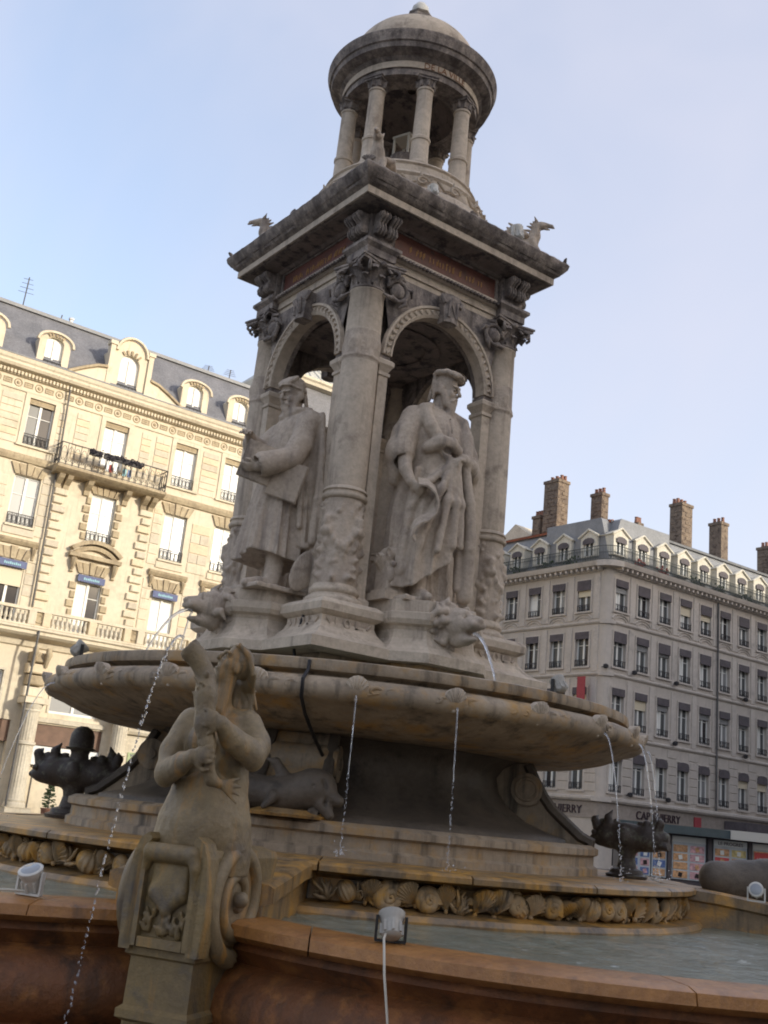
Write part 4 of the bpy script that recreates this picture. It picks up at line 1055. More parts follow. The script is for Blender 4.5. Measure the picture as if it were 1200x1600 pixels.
def frieze_shells():
    a = 178.; k = 0; kinds = ['scallop_shell', 'conch_shell', 'scallop_shell', 'coral_branch', 'cockle_shell', 'scallop_shell', 'conch_shell']
    while a < 318:
        da = random.uniform(1.9, 2.9)
        if not (216.5 < a < 233.5):
            nm = kinds[k % 7] if random.random() < .8 else random.choice(kinds)
            o = inst(nm, random.choice(SH[nm]), POD, (3.3*math.cos(rad(a)), 3.3*math.sin(rad(a)), 1.09+random.uniform(-.012, .012)))
            o.rotation_euler = (random.uniform(-.3, .3), random.uniform(-.8, .8), rad(a)+PI/2+random.uniform(-.3, .3)); s = random.uniform(.85, 1.2); o.scale = (s*random.uniform(.75, 1.05), s, s*random.uniform(.8, 1.1))
            if nm != 'coral_branch' and random.random() < .9:
                o = inst('coral_branch', random.choice(SH['coral_branch']), POD, (3.26*math.cos(rad(a+da/2)), 3.26*math.sin(rad(a+da/2)), 1.08+random.uniform(-.02, .03)))
                o.rotation_euler = (random.uniform(-.4, .4), random.uniform(-1.5, 1.5), rad(a)+PI/2); s = random.uniform(.6, .95); o.scale = (s, s, s)
        a += da; k += 1
    for q in range(64):   # small sea growth filling the gaps
        a = random.uniform(178, 318)
        if 217 < a < 233: continue
        nm = random.choice(('coral_branch', 'coral_branch', 'conch_shell', 'cockle_shell'))
        o = inst(nm, random.choice(SH[nm]), POD, (3.29*math.cos(rad(a)), 3.29*math.sin(rad(a)), random.uniform(1.03, 1.15))); s = random.uniform(.35, .6)
        o.scale = (s, s, s); o.rotation_euler = (random.uniform(-.6, .6), random.uniform(-3, 3), rad(a)+PI/2)
frieze_shells()
# ---- upper basin
def upper_basin():
    m = MB()
    m.lathe([(1.2, 2.60), (2.4, 2.56), (2.56, 2.6), (2.6, 2.70), (2.66, 2.725), (2.755, 2.725), (2.795, 2.712), (2.802, 2.66), (2.792, 2.632), (2.72, 2.618), (2.70, 2.605), (2.70, 2.592), (2.78, 2.588), (2.86, 2.575), (2.92, 2.545), (2.95, 2.50), (2.945, 2.45), (2.91, 2.412), (2.86, 2.396), (2.83, 2.39), (2.74, 2.35), (2.6, 2.295), (2.42, 2.25), (2.2, 2.228), (1.8, 2.22), (1.0, 2.22)], 128, cap0=False, cap1=False,
            rf=lambda r, z, a: r+(.008*math.sin(a*96) if r > 2.84 else 0))
    b = m.build('upper_basin', 'basin_stone', FT, smooth=40)
    sm = scallop('shell_ornament', 'stone', .105, 7, .5)
    for k in range(24):
        a = rad(11.5+15*k); inst('shell_ornament', sm, b, (2.90*math.cos(a), 2.90*math.sin(a), 2.50), a+PI/2)
    # carved leaf scrolls between the shells
    m = MB()
    for q in range(5):
        x = -.24+q*.12; m.tube([(x+.055*math.cos(t)*(1-t/12), -.026, .034*math.sin(t)*(1-t/12)) for t in np.linspace(q, q+4.6, 9)], [.012, .014, .016, .018, .018, .016, .014, .012, .008], 5)
    m.tube([(-.3, -.022, -.03), (-.1, -.03, .02), (.1, -.03, -.02), (.3, -.022, .02)], .012, 5)
    sc = m.mesh('leaf_scroll', 'basin_stone', 80)
    for k in range(24):
        a = rad(19+15*k); inst('leaf_scroll', sc, b, (2.9*math.cos(a), 2.9*math.sin(a), 2.49), a+PI/2, kind='stuff')
    m = MB(); n = 96; m.add([(2.58*math.cos(2*PI*j/n), 2.58*math.sin(2*PI*j/n), 2.655) for j in range(n)], [tuple(range(n))])
    raw(m, 'basin_water', 'water', b)
    return b
UB = upper_basin()
# ---- pedestals
PEDP = [(-.5, -.8), (-.5, -1.33), (-.28, -1.55), (.28, -1.55), (.5, -1.33), (.5, -.8)]
PEDP = [(-.5, -1.33), (-.28, -1.55), (.28, -1.55), (.5, -1.33), (.5, -.5), (-.5, -.5)]
def pedestals():
    m = MB(); m.sq([(1.16, 2.5), (1.16, 2.72), (1.2, 2.76), (1.2, 2.8), (1.12, 2.86), (1.12, 2.94), (.8, 2.96), (.8, 3.43), (.3, 3.44)]); s = m.build('socle', 'basin_stone', FT)
    m2 = MB(); m2.poly(PEDP, [(.02, 2.5), (.02, 2.72), (.06, 2.76), (.06, 2.8), (-.02, 2.86), (-.02, 2.94)]); me2 = m2.mesh('socle_projection', 'basin_stone')
    m3 = MB(); m3.poly(PEDP, [(.12, 2.943), (.12, 3.03), (.09, 3.05), (.04, 3.10), (.0, 3.17), (-.015, 3.25), (.0, 3.28), (.04, 3.30), (.06, 3.34), (.06, 3.40), (.02, 3.415), (.0, 3.42), (.0, 3.53)]); me3 = m3.mesh('statue_pedestal', 'stone')
    for k in range(4):
        inst('socle_projection', me2, FT, (0, 0, 0), k*PI/2); inst('statue_pedestal', me3, FT, (0, 0, 0), k*PI/2)
    Q = [(-.27, -.27), (.27, -.27), (.27, .27), (-.27, .27)]
    m4 = MB(); m4.poly(Q, [(.24, 2.944), (.24, 3.035), (.19, 3.05), (.10, 3.10), (.04, 3.17), (.02, 3.22), (.02, 3.27), (.045, 3.285), (.075, 3.31), (.08, 3.375), (.06, 3.40), (.02, 3.425)]); me4 = m4.mesh('column_plinth', 'stone')
    for sx in (-1, 1):
        for sy in (-1, 1):
            p = inst('column_plinth', me4, FT, (.904*sx, .904*sy, 0))
            for rz in (0, PI/2, PI, -PI/2):   # carved monogram in relief
                m = MB(); m.box(-.25, .25, -.292, -.27, 3.175, 3.265); m.box(-.15, -.12, -.305, -.285, 3.18, 3.26); m.tube([(-.02+.035*math.cos(t), -.3, 3.22+.04*math.sin(t)) for t in np.linspace(0, 2*PI, 9)], .012, 5)
                m.box(.07, .1, -.305, -.285, 3.18, 3.26); m.box(.07, .16, -.305, -.285, 3.18, 3.2); m.tube([(-.2, -.3, 3.2), (-.24, -.3, 3.25)], .014, 5); m.tube([(.2, -.3, 3.2), (.24, -.3, 3.25)], .014, 5)
                if rz in (0, -PI/2): inst('carved_monogram', cached('mono', lambda: m.mesh('carved_monogram', 'statue_stone', 50)), p, (0, 0, 0), rz, kind='stuff')
pedestals()
# ---- columns
def relief_drum(seed, z0, z1, r0, fn, nu=96, nv=60, mat='statue_stone', name='carved_drum'):
    m = MB(); R = []
    for i in range(nv+1):
        t = i/nv; R.append([((r0(t)+fn(2*PI*j/nu, t))*math.cos(2*PI*j/nu), (r0(t)+fn(2*PI*j/nu, t))*math.sin(2*PI*j/nu), z0+(z1-z0)*t) for j in range(nu)])
    m.rings(R, cap0=False, cap1=False); return m.mesh(name, mat, 80)
def carve(seed):
    rs = np.random.default_rng(seed); B = []
    for k in range(4):      # masks with swags between
        a = k*PI/2+.3
        B += [(a, .62, .22, .10, .034), (a-.12, .66, .05, .02, -.012), (a+.12, .66, .05, .02, -.012), (a, .6, .03, .05, .016), (a, .53, .08, .015, -.01), (a, .46, .13, .05, .022), (a, .76, .28, .04, .024)]
        for q in range(9):
            u = q/8; B.append((a+u*PI/2, .7-.28*math.sin(u*PI), .10, .05, .026))
    for q in range(46): B.append((rs.uniform(0, 6.28), rs.uniform(.05, .4), rs.uniform(.06, .16), rs.uniform(.02, .05), rs.uniform(.008, .026)))
    for q in range(20): B.append((rs.uniform(0, 6.28), rs.uniform(.8, .96), rs.uniform(.06, .14), rs.uniform(.02, .04), rs.uniform(.008, .02)))
    def fn(a, t):
        s = 0
        for c, z, wa, wz, h in B:
            d = (a-c+PI) % (2*PI)-PI; q = (d/wa)**2+((t-z)/wz)**2
            if q < 4: s += h*math.exp(-q)
        return min(s*1.7, .065)
    return fn
def band_relief(a, t):
    s = 0
    for k in range(4):
        d = (a-(k*PI/2+.55)+PI) % (2*PI)-PI; q = (d/.3)**2+((t-.55)/.24)**2
        if q < 5: s += .03*math.exp(-q)
        q = (d/.1)**2+((t-.5)/.09)**2
        if q < 5: s -= .012*math.exp(-q)
    s += .014*max(0, math.cos(a*8))*math.exp(-((t-.2)/.1)**2)+.012*math.exp(-((t-.12)/.04)**2)
    return s
def capital_mesh():
    m = MB(); H = .29
    m.lathe([(.165, 0), (.185, .012), (.185, .03), (.165, .04), (.16, .06), (.17, .15), (.2, .23), (.23, .25)], 24)
    for row, (z0, h, n, off, out) in enumerate(((.04, .11, 8, 0, .07), (.06, .18, 8, PI/8, .10))):
        for k in range(n):
            a = 2*PI*k/n+off; R = []
            for q in range(7):
                t = q/6; r = .172+out*t*t*1.1; z = z0+h*math.sin(t*PI*.62)/math.sin(PI*.5)*(1 if t < .8 else 1-.25*(t-.8)*5)
                wd = .055*(1-.55*t)*(1+.25*math.sin(t*9))
                R.append([(r*math.cos(a)-s_*wd*math.sin(a), r*math.sin(a)+s_*wd*math.cos(a), z-.01*abs(s_)) for s_ in (-1, -.4, 0, .4, 1)])
            R2 = [[(p[0]*.93, p[1]*.93, p[2]) for p in r_] for r_ in R]
            m.rings([r_+list(reversed(r2)) for r_, r2 in zip(R, R2)])
    for k in range(4):
        a = PI/4+k*PI/2
        for sg in (-.35, .35):
            P = [((.2+.085*math.cos(t)*(1-t*.09)+.04)*math.cos(a+sg*.5), (.2+.085*math.cos(t)*(1-t*.09)+.04)*math.sin(a+sg*.5), .2+.05*math.sin(t)*(1-t*.09)) for t in np.linspace(-1, 6, 12)]
            m.tube(P, .018, 5)
        b = k*PI/2; m.ball((.235*math.cos(b), .235*math.sin(b), .255), (.035, .035, .03))
    A = []
    for k in range(4):
        c = PI/4+k*PI/2
        for u in np.linspace(-1, 1, 9)[:-1]:
            th = c+(u*.5+.5)*PI/2; d = 1/max(abs(math.cos(th)), abs(math.sin(th)))
            rr = .255*d-.055*math.cos(u*PI/2); A.append((rr*math.cos(th), rr*math.sin(th)))
    m.prism_xy(A, .245, .27); m.prism_xy([(x*1.05, y*1.05) for x, y in A], .272, .295)
    return m.mesh('capital', 'crust', 55)
def columns():
    m = MB(); m.lathe([(.27, 3.425), (.275, 3.45), (.255, 3.475), (.225, 3.485), (.215, 3.51), (.235, 3.53), (.235, 3.555), (.215, 3.575), (.205, 3.6)], 40); base = m.mesh('column_base', 'stone', 50)
    drum = relief_drum(1, 3.6, 4.42, lambda t: .196-.006*t, carve(4))
    m = MB(); m.lathe([(.195, 4.42), (.215, 4.43), (.222, 4.45), (.215, 4.47), (.2, 4.475), (.2, 4.495), (.215, 4.505), (.205, 4.53), (.19, 4.54)], 40); collar = m.mesh('collar', 'stone', 50)
    m = MB(); m.lathe([(.186, 4.54), (.19, 4.6), (.188, 5.1), (.184, 5.5), (.182, 5.84)], 40, cap0=False, cap1=False); shaft = m.mesh('column', 'stone', 60)
    band = relief_drum(2, 5.84, 6.16, lambda t: .182-.004*t, band_relief, 96, 28, name='garland_band')
    m = MB(); m.lathe([(.178, 6.16), (.172, 6.58), (.185, 6.59), (.185, 6.605), (.17, 6.61)], 40, cap0=False); up = m.mesh('upper_shaft', 'stone', 60)
    cp = capital_mesh()
    for i, (sx, sy) in enumerate(((-1, -1), (1, -1), (-1, 1), (1, 1))):
        c = inst('column', shaft, FT, (.904*sx, .904*sy, 0), (0, .9, 2.2, 1.4)[i])
        for nm, me in (('column_base', base), ('carved_drum', drum), ('collar', collar), ('garland_band', band), ('upper_shaft', up)): inst(nm, me, c)
        inst('capital', cp, c, (0, 0, 6.605), -c.rotation_euler.z)
columns()
# ---- arches between the columns
def arches():
    n = 20; hw = .625; zs = 5.99; ap = .63
    A = [(hw*math.cos(PI*i/n), zs+ap*math.sin(PI*i/n)) for i in range(n+1)]       # right to left
    top = [(.82-1.64*i/n, 6.875) for i in range(n+1)]
    m = MB(); V = []; fs = []
    for y in (-1.02, -.84):
        V += [(x, y, z) for x, z in A]+[(x, y, z) for x, z in top]
    q = n+1
    for i in range(n):
        fs += [(i, i+1, q+i+1, q+i), (2*q+i+1, 2*q+i, 3*q+i, 3*q+i+1), (i+1, i, 2*q+i, 2*q+i+1)]
    m.add(V, fs)
    for s in (-1, 1): m.box(min(s*hw, s*.82), max(s*hw, s*.82), -1.018, -.842, 5.9, 5.985)
    arch_me = bpy.data.meshes.new('arch'); arch_me.from_pydata(m.v, [], m.f); arch_me.materials.append(MATS['crust']); fix_normals(arch_me)
    m = MB(); R = []
    for i in range(n+1):
        c, s = math.cos(PI*i/n), math.sin(PI*i/n)
        R.append([((hw+d)*c, y, zs+(ap+d)*s) for d, y in ((-.008, -.9), (-.008, -1.035), (.02, -1.05), (.025, -1.035), (.085, -1.035), (.09, -1.055), (.115, -1.055), (.12, -1.0))])
    m.rings(R); volt = m.mesh('archivolt', 'stone', 30)
    m = MB()
    for i in range(27):   # leaf carving on the archivolt
        a = PI*(i+.5)/27; r0, r1 = .03, .08
        m.tube([((hw+r0)*math.cos(a), -1.035, zs+(ap+r0)*math.sin(a)), ((hw+.06)*math.cos(a+.03), -1.042, zs+(ap+.06)*math.sin(a+.03)), ((hw+r1)*math.cos(a-.02), -1.035, zs+(ap+r1)*math.sin(a-.02))], [.012, .02, .008], 5)
    lf = m.mesh('archivolt_carving', 'stone', 80)
    m = MB(); m.rings([[(x*(1+.3*(z-6.58)/.28), y, z) for x, y in ((-.08, -1.02), (.08, -1.02), (.09, -1.14), (.03, -1.17), (-.03, -1.17), (-.09, -1.14))] for z in (6.55, 6.65, 6.75, 6.86)])
    m.tube([(-.05, -1.17, 6.6), (-.05, -1.18, 6.78)], .018, 5); m.tube([(.05, -1.17, 6.6), (.05, -1.18, 6.78)], .018, 5); m.tube([(-.05, -1.18, 6.78), (.05, -1.17, 6.6)], .016, 5)
    m.tube([(-.1, -1.1, 6.86), (-.13, -1.14, 6.8), (-.1, -1.15, 6.75)], .025, 5); m.tube([(.1, -1.1, 6.86), (.13, -1.14, 6.8), (.1, -1.15, 6.75)], .025, 5)
    key = m.mesh('keystone', 'crust', 60)
    m = MB()   # spandrel cartouche
    m.ball((0, -.02, 0), (.09, .05, .085), 12, 8)
    m.tube([(.12*math.cos(t), -.03, .11*math.sin(t)) for t in np.linspace(0, 5.4, 14)], [.02+.012*math.sin(t*2)**2 for t in range(14)], 6)
    for a in (.4, 1.5, 2.6, 3.9, 5.2): m.tube([(.12*math.cos(a), -.03, .11*math.sin(a)), (.17*math.cos(a+.2), -.05, .15*math.sin(a+.2)), (.19*math.cos(a+.6), -.02, .17*math.sin(a+.6))], [.03, .025, .01], 6)
    ca = m.mesh('spandrel_cartouche', 'crust', 80)
    m = MB()
    m.rings([[(x, y, z) for x, y in offset_poly([(-.055, -.085), (.055, -.085), (.055, .085), (-.055, .085)], o)] for o, z in ((.03, 3.43), (.03, 3.5), (0, 3.53), (0, 5.76), (.015, 5.77), (.015, 5.8), (0, 5.81), (.02, 5.85), (.04, 5.88), (.04, 5.92), (.02, 5.94), (.0, 5.945))])
    ja = m.mesh('impost_pier', 'stone')
    m = MB(); m.lathe([(.055, 0), (.055, .03), (.03, .06), (.065, .12), (.055, .15)], 10)
    for k in range(4):
        rz = k*PI/2; a = inst('arch', arch_me, FT, (0, 0, 0), rz)
        inst('archivolt', volt, a); inst('archivolt_carving', lf, a, kind='stuff'); inst('keystone', key, a)
        for s in (-1, 1):
            o = inst('spandrel_cartouche', ca, a, (s*.66, -1.05, 6.68)); o.scale = (s, 1, 1)
            c, sn = math.cos(rz), math.sin(rz); x, y = s*.685, -.93
            inst('impost_pier', ja, FT, (x*c-y*sn, x*sn+y*c, 0), rz)
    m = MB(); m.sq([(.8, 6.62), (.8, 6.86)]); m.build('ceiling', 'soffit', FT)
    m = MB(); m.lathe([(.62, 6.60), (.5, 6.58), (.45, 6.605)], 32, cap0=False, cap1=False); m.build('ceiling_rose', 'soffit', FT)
arches()
# ---- entablature and cornice
def entablature():
    m = MB(); m.sq([(.99, 6.882), (.99, 6.95), (1.01, 6.955), (1.01, 7.03), (1.03, 7.035), (1.05, 7.06), (1.07, 7.075), (1.07, 7.10), (.97, 7.105)]); e = m.build('architrave', 'stone', FT)
    m = MB(); m.sq([(.965, 7.104), (.965, 7.41)]); m.build('frieze', 'crust', FT)
    for sx in (-1, 1):
        for sy in (-1, 1):
            m = MB(); m.sq([(.16, 6.884), (.16, 6.95), (.18, 6.955), (.18, 7.03), (.22, 7.07), (.22, 7.102), (.15, 7.105), (.15, 7.41)]); m.build('corner_block', 'crust', FT, (.904*sx, .904*sy, .003))
    for k in range(4):
        rz = k*PI/2; c, s = math.cos(rz), math.sin(rz)
        m = MB(); m.box(-.70, .70, -.985, -.96, 7.125, 7.385); p = m.build('inscription_panel', 'red_marble', FT, rz=rz)
        m = MB()
        for a, b, cc, d in ((-.74, .74, 7.386, 7.40), (-.74, .74, 7.108, 7.124), (-.74, -.701, 7.124, 7.386), (.701, .74, 7.124, 7.386)): m.box(a, b, -1.0, -.96, cc, d)
        m.build('panel_frame', 'crust', p)
        m = MB(); rs = random.Random(k+3)   # worn gilt lettering, no longer legible
        x = -.5
        while x < .5:
            if rs.random() < .16: x += .05; continue
            h = .075
            m.box(x, x+.008, -.992, -.986, 7.22, 7.22+h*rs.uniform(.6, 1))
            if rs.random() < .5: m.box(x+.016, x+.022, -.992, -.986, 7.22+rs.uniform(0, .03), 7.22+h)
            if rs.random() < .3: m.box(x, x+.022, -.991, -.986, 7.22+h*.9, 7.22+h)
            x += rs.uniform(.036, .05)
        o = m.build('gilt_letters', 'gilt', p); o['kind'] = 'stuff'
        # paired consoles under the cornice
        for xx in (-.97, -.83, .83, .97):
            cm = cached('console', lambda: console_mesh()); inst('console', cm, FT, (xx*c+1.06*s, xx*s-1.06*c, 7.19), rz).scale = (.8, .8, .8)
        m = MB()
        for i in range(44): m.box(-1.03+i*.047, -1.005+i*.047, -1.095, -1.06, 7.045, 7.07)
        o = m.build('bead_row', 'crust', e, rz=rz); o['kind'] = 'stuff'
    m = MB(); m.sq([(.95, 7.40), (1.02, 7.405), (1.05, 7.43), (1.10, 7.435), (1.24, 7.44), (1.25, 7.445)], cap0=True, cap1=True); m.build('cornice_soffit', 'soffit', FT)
    m = MB()
    n = 60; prof = [(1.0, 7.448), (1.275, 7.45), (1.285, 7.455), (1.285, 7.53), (1.30, 7.54), (1.335, 7.56), (1.35, 7.585), (1.36, 7.59), (1.395, 7.64), (1.41, 7.69), (1.395, 7.715), (1.1, 7.74)]
    R = []
    rs = np.random.default_rng(5)
    for q, (h, z) in enumerate(prof):
        P = []
        for sd in range(4):
            for i in range(n):
                t = -1+2*i/n; p = [(t*h, -h), (h, t*h), (-t*h, h), (-h, -t*h)][sd]
                j = rs.normal(0, .0018) if q > 1 else 0
                P.append((p[0]*(1+j), p[1]*(1+j), z+rs.normal(0, .0016)))
        R.append(P)
    m.rings(R); co = m.build('cornice', 'crust', FT, smooth=30)
    m = MB(); m.sq([(1.27, 7.45), (1.292, 7.452), (1.292, 7.525), (1.27, 7.527)], cap0=False, cap1=False); m.build('corona_band', 'stone', co)  # paler stone paints the lit lower edge of the cornice
    # leaf drops along the top moulding
    m = MB(); m.ball((0, -.0, 0), (.026, .012, .022), 7, 5); lm = m.mesh('cornice_leaf', 'crust', 70)
    for k in range(4):
        rz = k*PI/2; c, s = math.cos(rz), math.sin(rz)
        for i in range(19):
            x = -1.26+i*.14; o = inst('cornice_leaf', lm, FT, (x*c+1.385*s, x*s-1.385*c, 7.665), rz); o.scale = (1, 1, random.uniform(.8, 1.2))
        if k in (0, 3):
            pass
    ac = MB()
    for a in np.linspace(-1.1, 1.1, 7): ac.tube([(0, 0, 0), (.08*math.sin(a), -.03, .07*math.cos(a)), (.12*math.sin(a*1.2), -.05, .09*math.cos(a))], [.03, .028, .012], 6)
    am = ac.mesh('acroterion', 'crust', 70)
    for a in (45, 135, 225, 315): inst('acroterion', am, FT, (1.36*math.sqrt(2)*math.cos(rad(a)), 1.36*math.sqrt(2)*math.sin(rad(a)), 7.72), rad(a)+PI/2).scale = (.6,)*3
    for k in range(4):
        rz = k*PI/2; c, s = math.cos(rz), math.sin(rz); o = inst('acroterion', am, FT, (1.36*s, -1.36*c, 7.72), rz); o.scale = (.45,)*3
def console_mesh():
    m = MB(); R = []
    P = [(0, 0), (0, -.05), (.02, -.09), (.07, -.10), (.12, -.08), (.15, -.09), (.19, -.15), (.23, -.17), (.26, -.15), (.27, 0)]
    m.rings([[(x, -(-y), z) for z, y in P] for x in (-.065, .065)])
    for x in (-.045, 0, .045): m.tube([(x, y-.008, z) for z, y in P[1:-1]], .017, 5)
    m.tube([(-.075, -.135, .225), (.075, -.135, .225)], .04, 8); m.tube([(-.075, -.075, .055), (.075, -.075, .055)], .03, 8)
    return m.mesh('console', 'crust', 60)
entablature()
# ---- domed lantern
def lantern():
    m = MB(); m.sq([(1.3, 7.72), (1.26, 7.80), (1.0, 7.96), (.8, 8.0)]); m.build('pavilion_roof', 'stone', FT)
    m = MB(); m.lathe([(1.12, 7.85), (1.1, 8.0), (1.06, 8.05), (1.0, 8.08), (.98, 8.22), (1.0, 8.25), (.97, 8.29), (.9, 8.31), (.88, 8.42), (.9, 8.44), (.88, 8.47), (.4, 8.475)], 64, cap0=False); d = m.build('lantern_base', 'stone', FT, smooth=35)
    m = MB()   # running scroll relief
    m.tube([(.08*math.cos(t)*(1-t/9), -.02, .06*math.sin(t)*(1-t/9)) for t in np.linspace(0, 7, 16)], .016, 5); m.tube([(-.08, -.015, -.02), (-.15, -.02, -.05), (-.24, -.015, .03)], .015, 5)
    for a in (.5, 1.8): m.tube([(.08*math.cos(a), -.02, .06*math.sin(a)), (.13*math.cos(a), -.03, .1*math.sin(a))], [.02, .008], 5)
    sm = m.mesh('scroll_relief', 'stone', 70)
    for k in range(16):
        a = 2*PI*k/16; inst('scroll_relief', sm, d, (1.0*math.cos(a), 1.0*math.sin(a), 8.15), a+PI/2)
    m = MB(); m.lathe([(.13, 0), (.135, .03), (.12, .06), (.105, .075), (.1, .33), (.112, .34), (.112, .37), (.1, .38), (.095, .40), (.088, .98), (.1, .99), (.1, 1.01), (.088, 1.02)], 24); cm = m.mesh('lantern_column', 'stone', 45)
    cp = cached('lcap', lambda: lantern_cap())
    for k in range(8):
        a = rad(22.5+45*k); c = inst('lantern_column', cm, FT, (.72*math.cos(a), .72*math.sin(a), 8.475), a); inst('capital', cp, c, (0, 0, 1.02))
    m = MB(); m.lathe([(.54, 9.62), (.80, 9.62), (.80, 9.70), (.815, 9.705), (.815, 9.79), (.83, 9.80), (.86, 9.83), (.9, 9.84), (.96, 9.87), (.97, 9.93), (.99, 9.94), (1.0, 9.99), (1.02, 10.03), (1.02, 10.06), (.98, 10.08), (.86, 10.12)], 96, cap0=False, cap1=False); e = m.build('lantern_entablature', 'crust', FT, smooth=30)
    m = MB(); m.lathe([(.815, 0), (.822, .004), (.822, .082), (.815, .086)], 96, cap0=False, cap1=False); m.build('lantern_frieze', 'stone', e, (0, 0, 9.703), smooth=30)
    tm = text_mesh('DE LA VILLE', .105, .006, 'ochre_letter', bendR=.824); o = inst('gilt_inscription', tm, e, (0, 0, 9.708)); o.rotation_euler = (0, 0, rad(262)+PI/2)
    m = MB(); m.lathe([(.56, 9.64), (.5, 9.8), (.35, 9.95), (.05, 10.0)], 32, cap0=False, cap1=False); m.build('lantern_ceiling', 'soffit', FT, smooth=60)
    m = MB(); m.lathe([(.9, 10.08), (.86, 10.13), (.80, 10.16), (.79, 10.20)]+[(.79*math.cos(rad(t)), 10.2+.64*math.sin(rad(t))) for t in range(8, 84, 6)]+[(.05, 10.84)], 64); m.build('dome', 'stone', FT, smooth=40)
    m = MB(); m.lathe([(.12, 10.8), (.11, 10.86), (.15, 10.88), (.175, 10.93), (.19, 10.98), (.18, 11.02), (.13, 11.04), (.15, 11.06), (.15, 11.09), (.1, 11.1)], 24, rf=lambda r, z, a: r*(1+.06*math.cos(8*a))); f = m.build('finial', 'crust', FT, smooth=50)
    m = MB(); m.lathe([(.1, 11.1), (.115, 11.14), (.105, 11.2), (.06, 11.27), (.02, 11.3)], 16, rf=lambda r, z, a: r*(1+.05*math.cos(10*a+z*60))); m.build('pine_cone', 'lamp_white', f, smooth=60)
    # small urn and lamp bracket inside the lantern
    m = MB(); m.lathe([(.16, 8.47), (.14, 8.5), (.06, 8.56), (.05, 8.7), (.12, 8.8), (.17, 8.95), (.18, 9.05), (.1, 9.1)], 20); m.build('urn', 'crust', FT, smooth=50)
    m = MB(); m.box(-.12, .12, -.12, .12, 9.0, 9.03); m.box(-.12, .12, -.12, .12, 9.3, 9.33)
    for x in (-.1, .1):
        for y in (-.1, .1): m.box(x-.012, x+.012, y-.012, y+.012, 9.03, 9.3)
    m.build('lamp_cage', 'cable_pale', FT, rz=rad(20))
def lantern_cap():
    m = MB(); m.lathe([(.09, 0), (.09, .02), (.105, .07), (.115, .08)], 16)
    for k in range(8):
        a = k*PI/4; R = []
        for q in range(5):
            t = q/4; r = .092+.045*t*t; z = .01+.075*math.sin(t*PI*.62); R.append((r*math.cos(a), r*math.sin(a), z))
        m.tube(R, [.022, .024, .02, .016, .008], 5)
    m.box(-.11, .11, -.11, .11, .09, .115); m.box(-.12, .12, -.12, .12, .117, .13)
    return m.mesh('capital', 'crust', 50)
lantern()
# ================================================================== sculpture
def Rm(yaw=0, pitch=0, roll=0): return Matrix.Rotation(yaw, 3, 'Z') @ Matrix.Rotation(pitch, 3, 'X') @ Matrix.Rotation(roll, 3, 'Y')
def fold_fn(terms):
    def f(th, z):
        s = 0
        for amp, n, ph, sl, zf0, zf1 in terms:
            fade = np.clip((z-zf0)/(zf1-zf0), 0, 1)
            s = s + 1.45*amp*fade*((1-np.abs(np.sin((n*th+ph+sl*z)/2)))**1.3-.36)
        return s
    return f
def head(S, c, R, s=1.33, beard=True, hair='short', hat=None, k=.014):
    c = Vector(c)
    P = lambda x, y, z: tuple(c+(R @ Vector((x, y, z)))*s)
    e = lambda p, r, kk=k, sub=False, rot=None: S.ell(P(*p), tuple(q*s for q in r), kk, R if rot is None else R @ rot, sub)
    S.cap(P(0, .02, -.06), P(0, .05, -.24), .056*s, .068*s, .03)
    e((0, .02, .055), (.078, .098, .10)); e((0, -.02, -.045), (.06, .078, .088), .03)
    for sx in (-1, 1):
        e((sx*.04, -.062, -.02), (.026, .028, .03)); e((sx*.08, .012, .0), (.016, .028, .036), .008)
        e((sx*.032, -.100, .022), (.021, .018, .015), .008, True); e((sx*.032, -.079, .02), (.015, .013, .010), .004)
        S.cap(P(sx*.012, -.098, .045), P(sx*.062, -.078, .042), .012*s, .009*s, .012)
    S.cap(P(0, -.093, .04), P(0, -.122, -.012), .010*s, .016*s, .010)
    S.cap(P(-.02, -.1, -.02), P(.02, -.1, -.02), .009*s, None, .008)
    S.cap(P(-.024, -.094, -.055), P(.024, -.094, -.055), .008*s, None, .004, True)
    S.cap(P(-.018, -.096, -.068), P(.018, -.096, -.068), .009*s, None, .008)
    if beard:
        e((0, -.07, -.105), (.05, .04, .05)); e((0, -.08, -.15), (.034, .03, .05), .02)
        S.cap(P(-.012, -.1, -.045), P(-.042, -.088, -.075), .011*s, .010*s, .008); S.cap(P(.012, -.1, -.045), P(.042, -.088, -.075), .011*s, .010*s, .008)
        for sx in (-1, 1): S.cap(P(sx*.068, -.01, -.02), P(sx*.045, -.05, -.1), .022*s, .026*s, .02)
    if hair in ('short', 'long'):
        rs = random.Random(3)
        for q in range(22):
            a = PI*(.12+.76*q/21)*(1 if q % 2 else 1)
            a = rs.uniform(.1, PI-.1); zt = rs.uniform(-.06, .09)
            x, y = .084*math.cos(a), .02+.1*math.sin(a); S.cap(P(x, y, zt+.03), P(x*1.04, y*1.04, zt-.03-(.05 if hair == 'long' else 0)), .016*s, .012*s, .01)
        for q in range(7): x = -.06+.02*q; S.cap(P(x, -.07, .115), P(x*1.3, .0, .15), .014*s, .018*s, .012)
    if hat == 'beret':
        e((0, .01, .135), (.115, .125, .032), .012); S.cap(P(-.07, -.085, .115), P(.07, -.085, .115), .014*s, None, .01)
        for q in range(10):
            a = q*2*PI/10; e((.098*math.cos(a), .01+.108*math.sin(a), .128), (.025, .025, .02), .01)
    if hat == 'skullcap':
        e((0, .03, .09), (.09, .108, .085), .006); S.chain([P(-.088, .0, .06), P(-.06, -.07, .092), P(0, -.093, .1), P(.06, -.07, .092), P(.088, .0, .06), P(.08, .08, .04), P(0, .125, .03)], .010*s, .006)
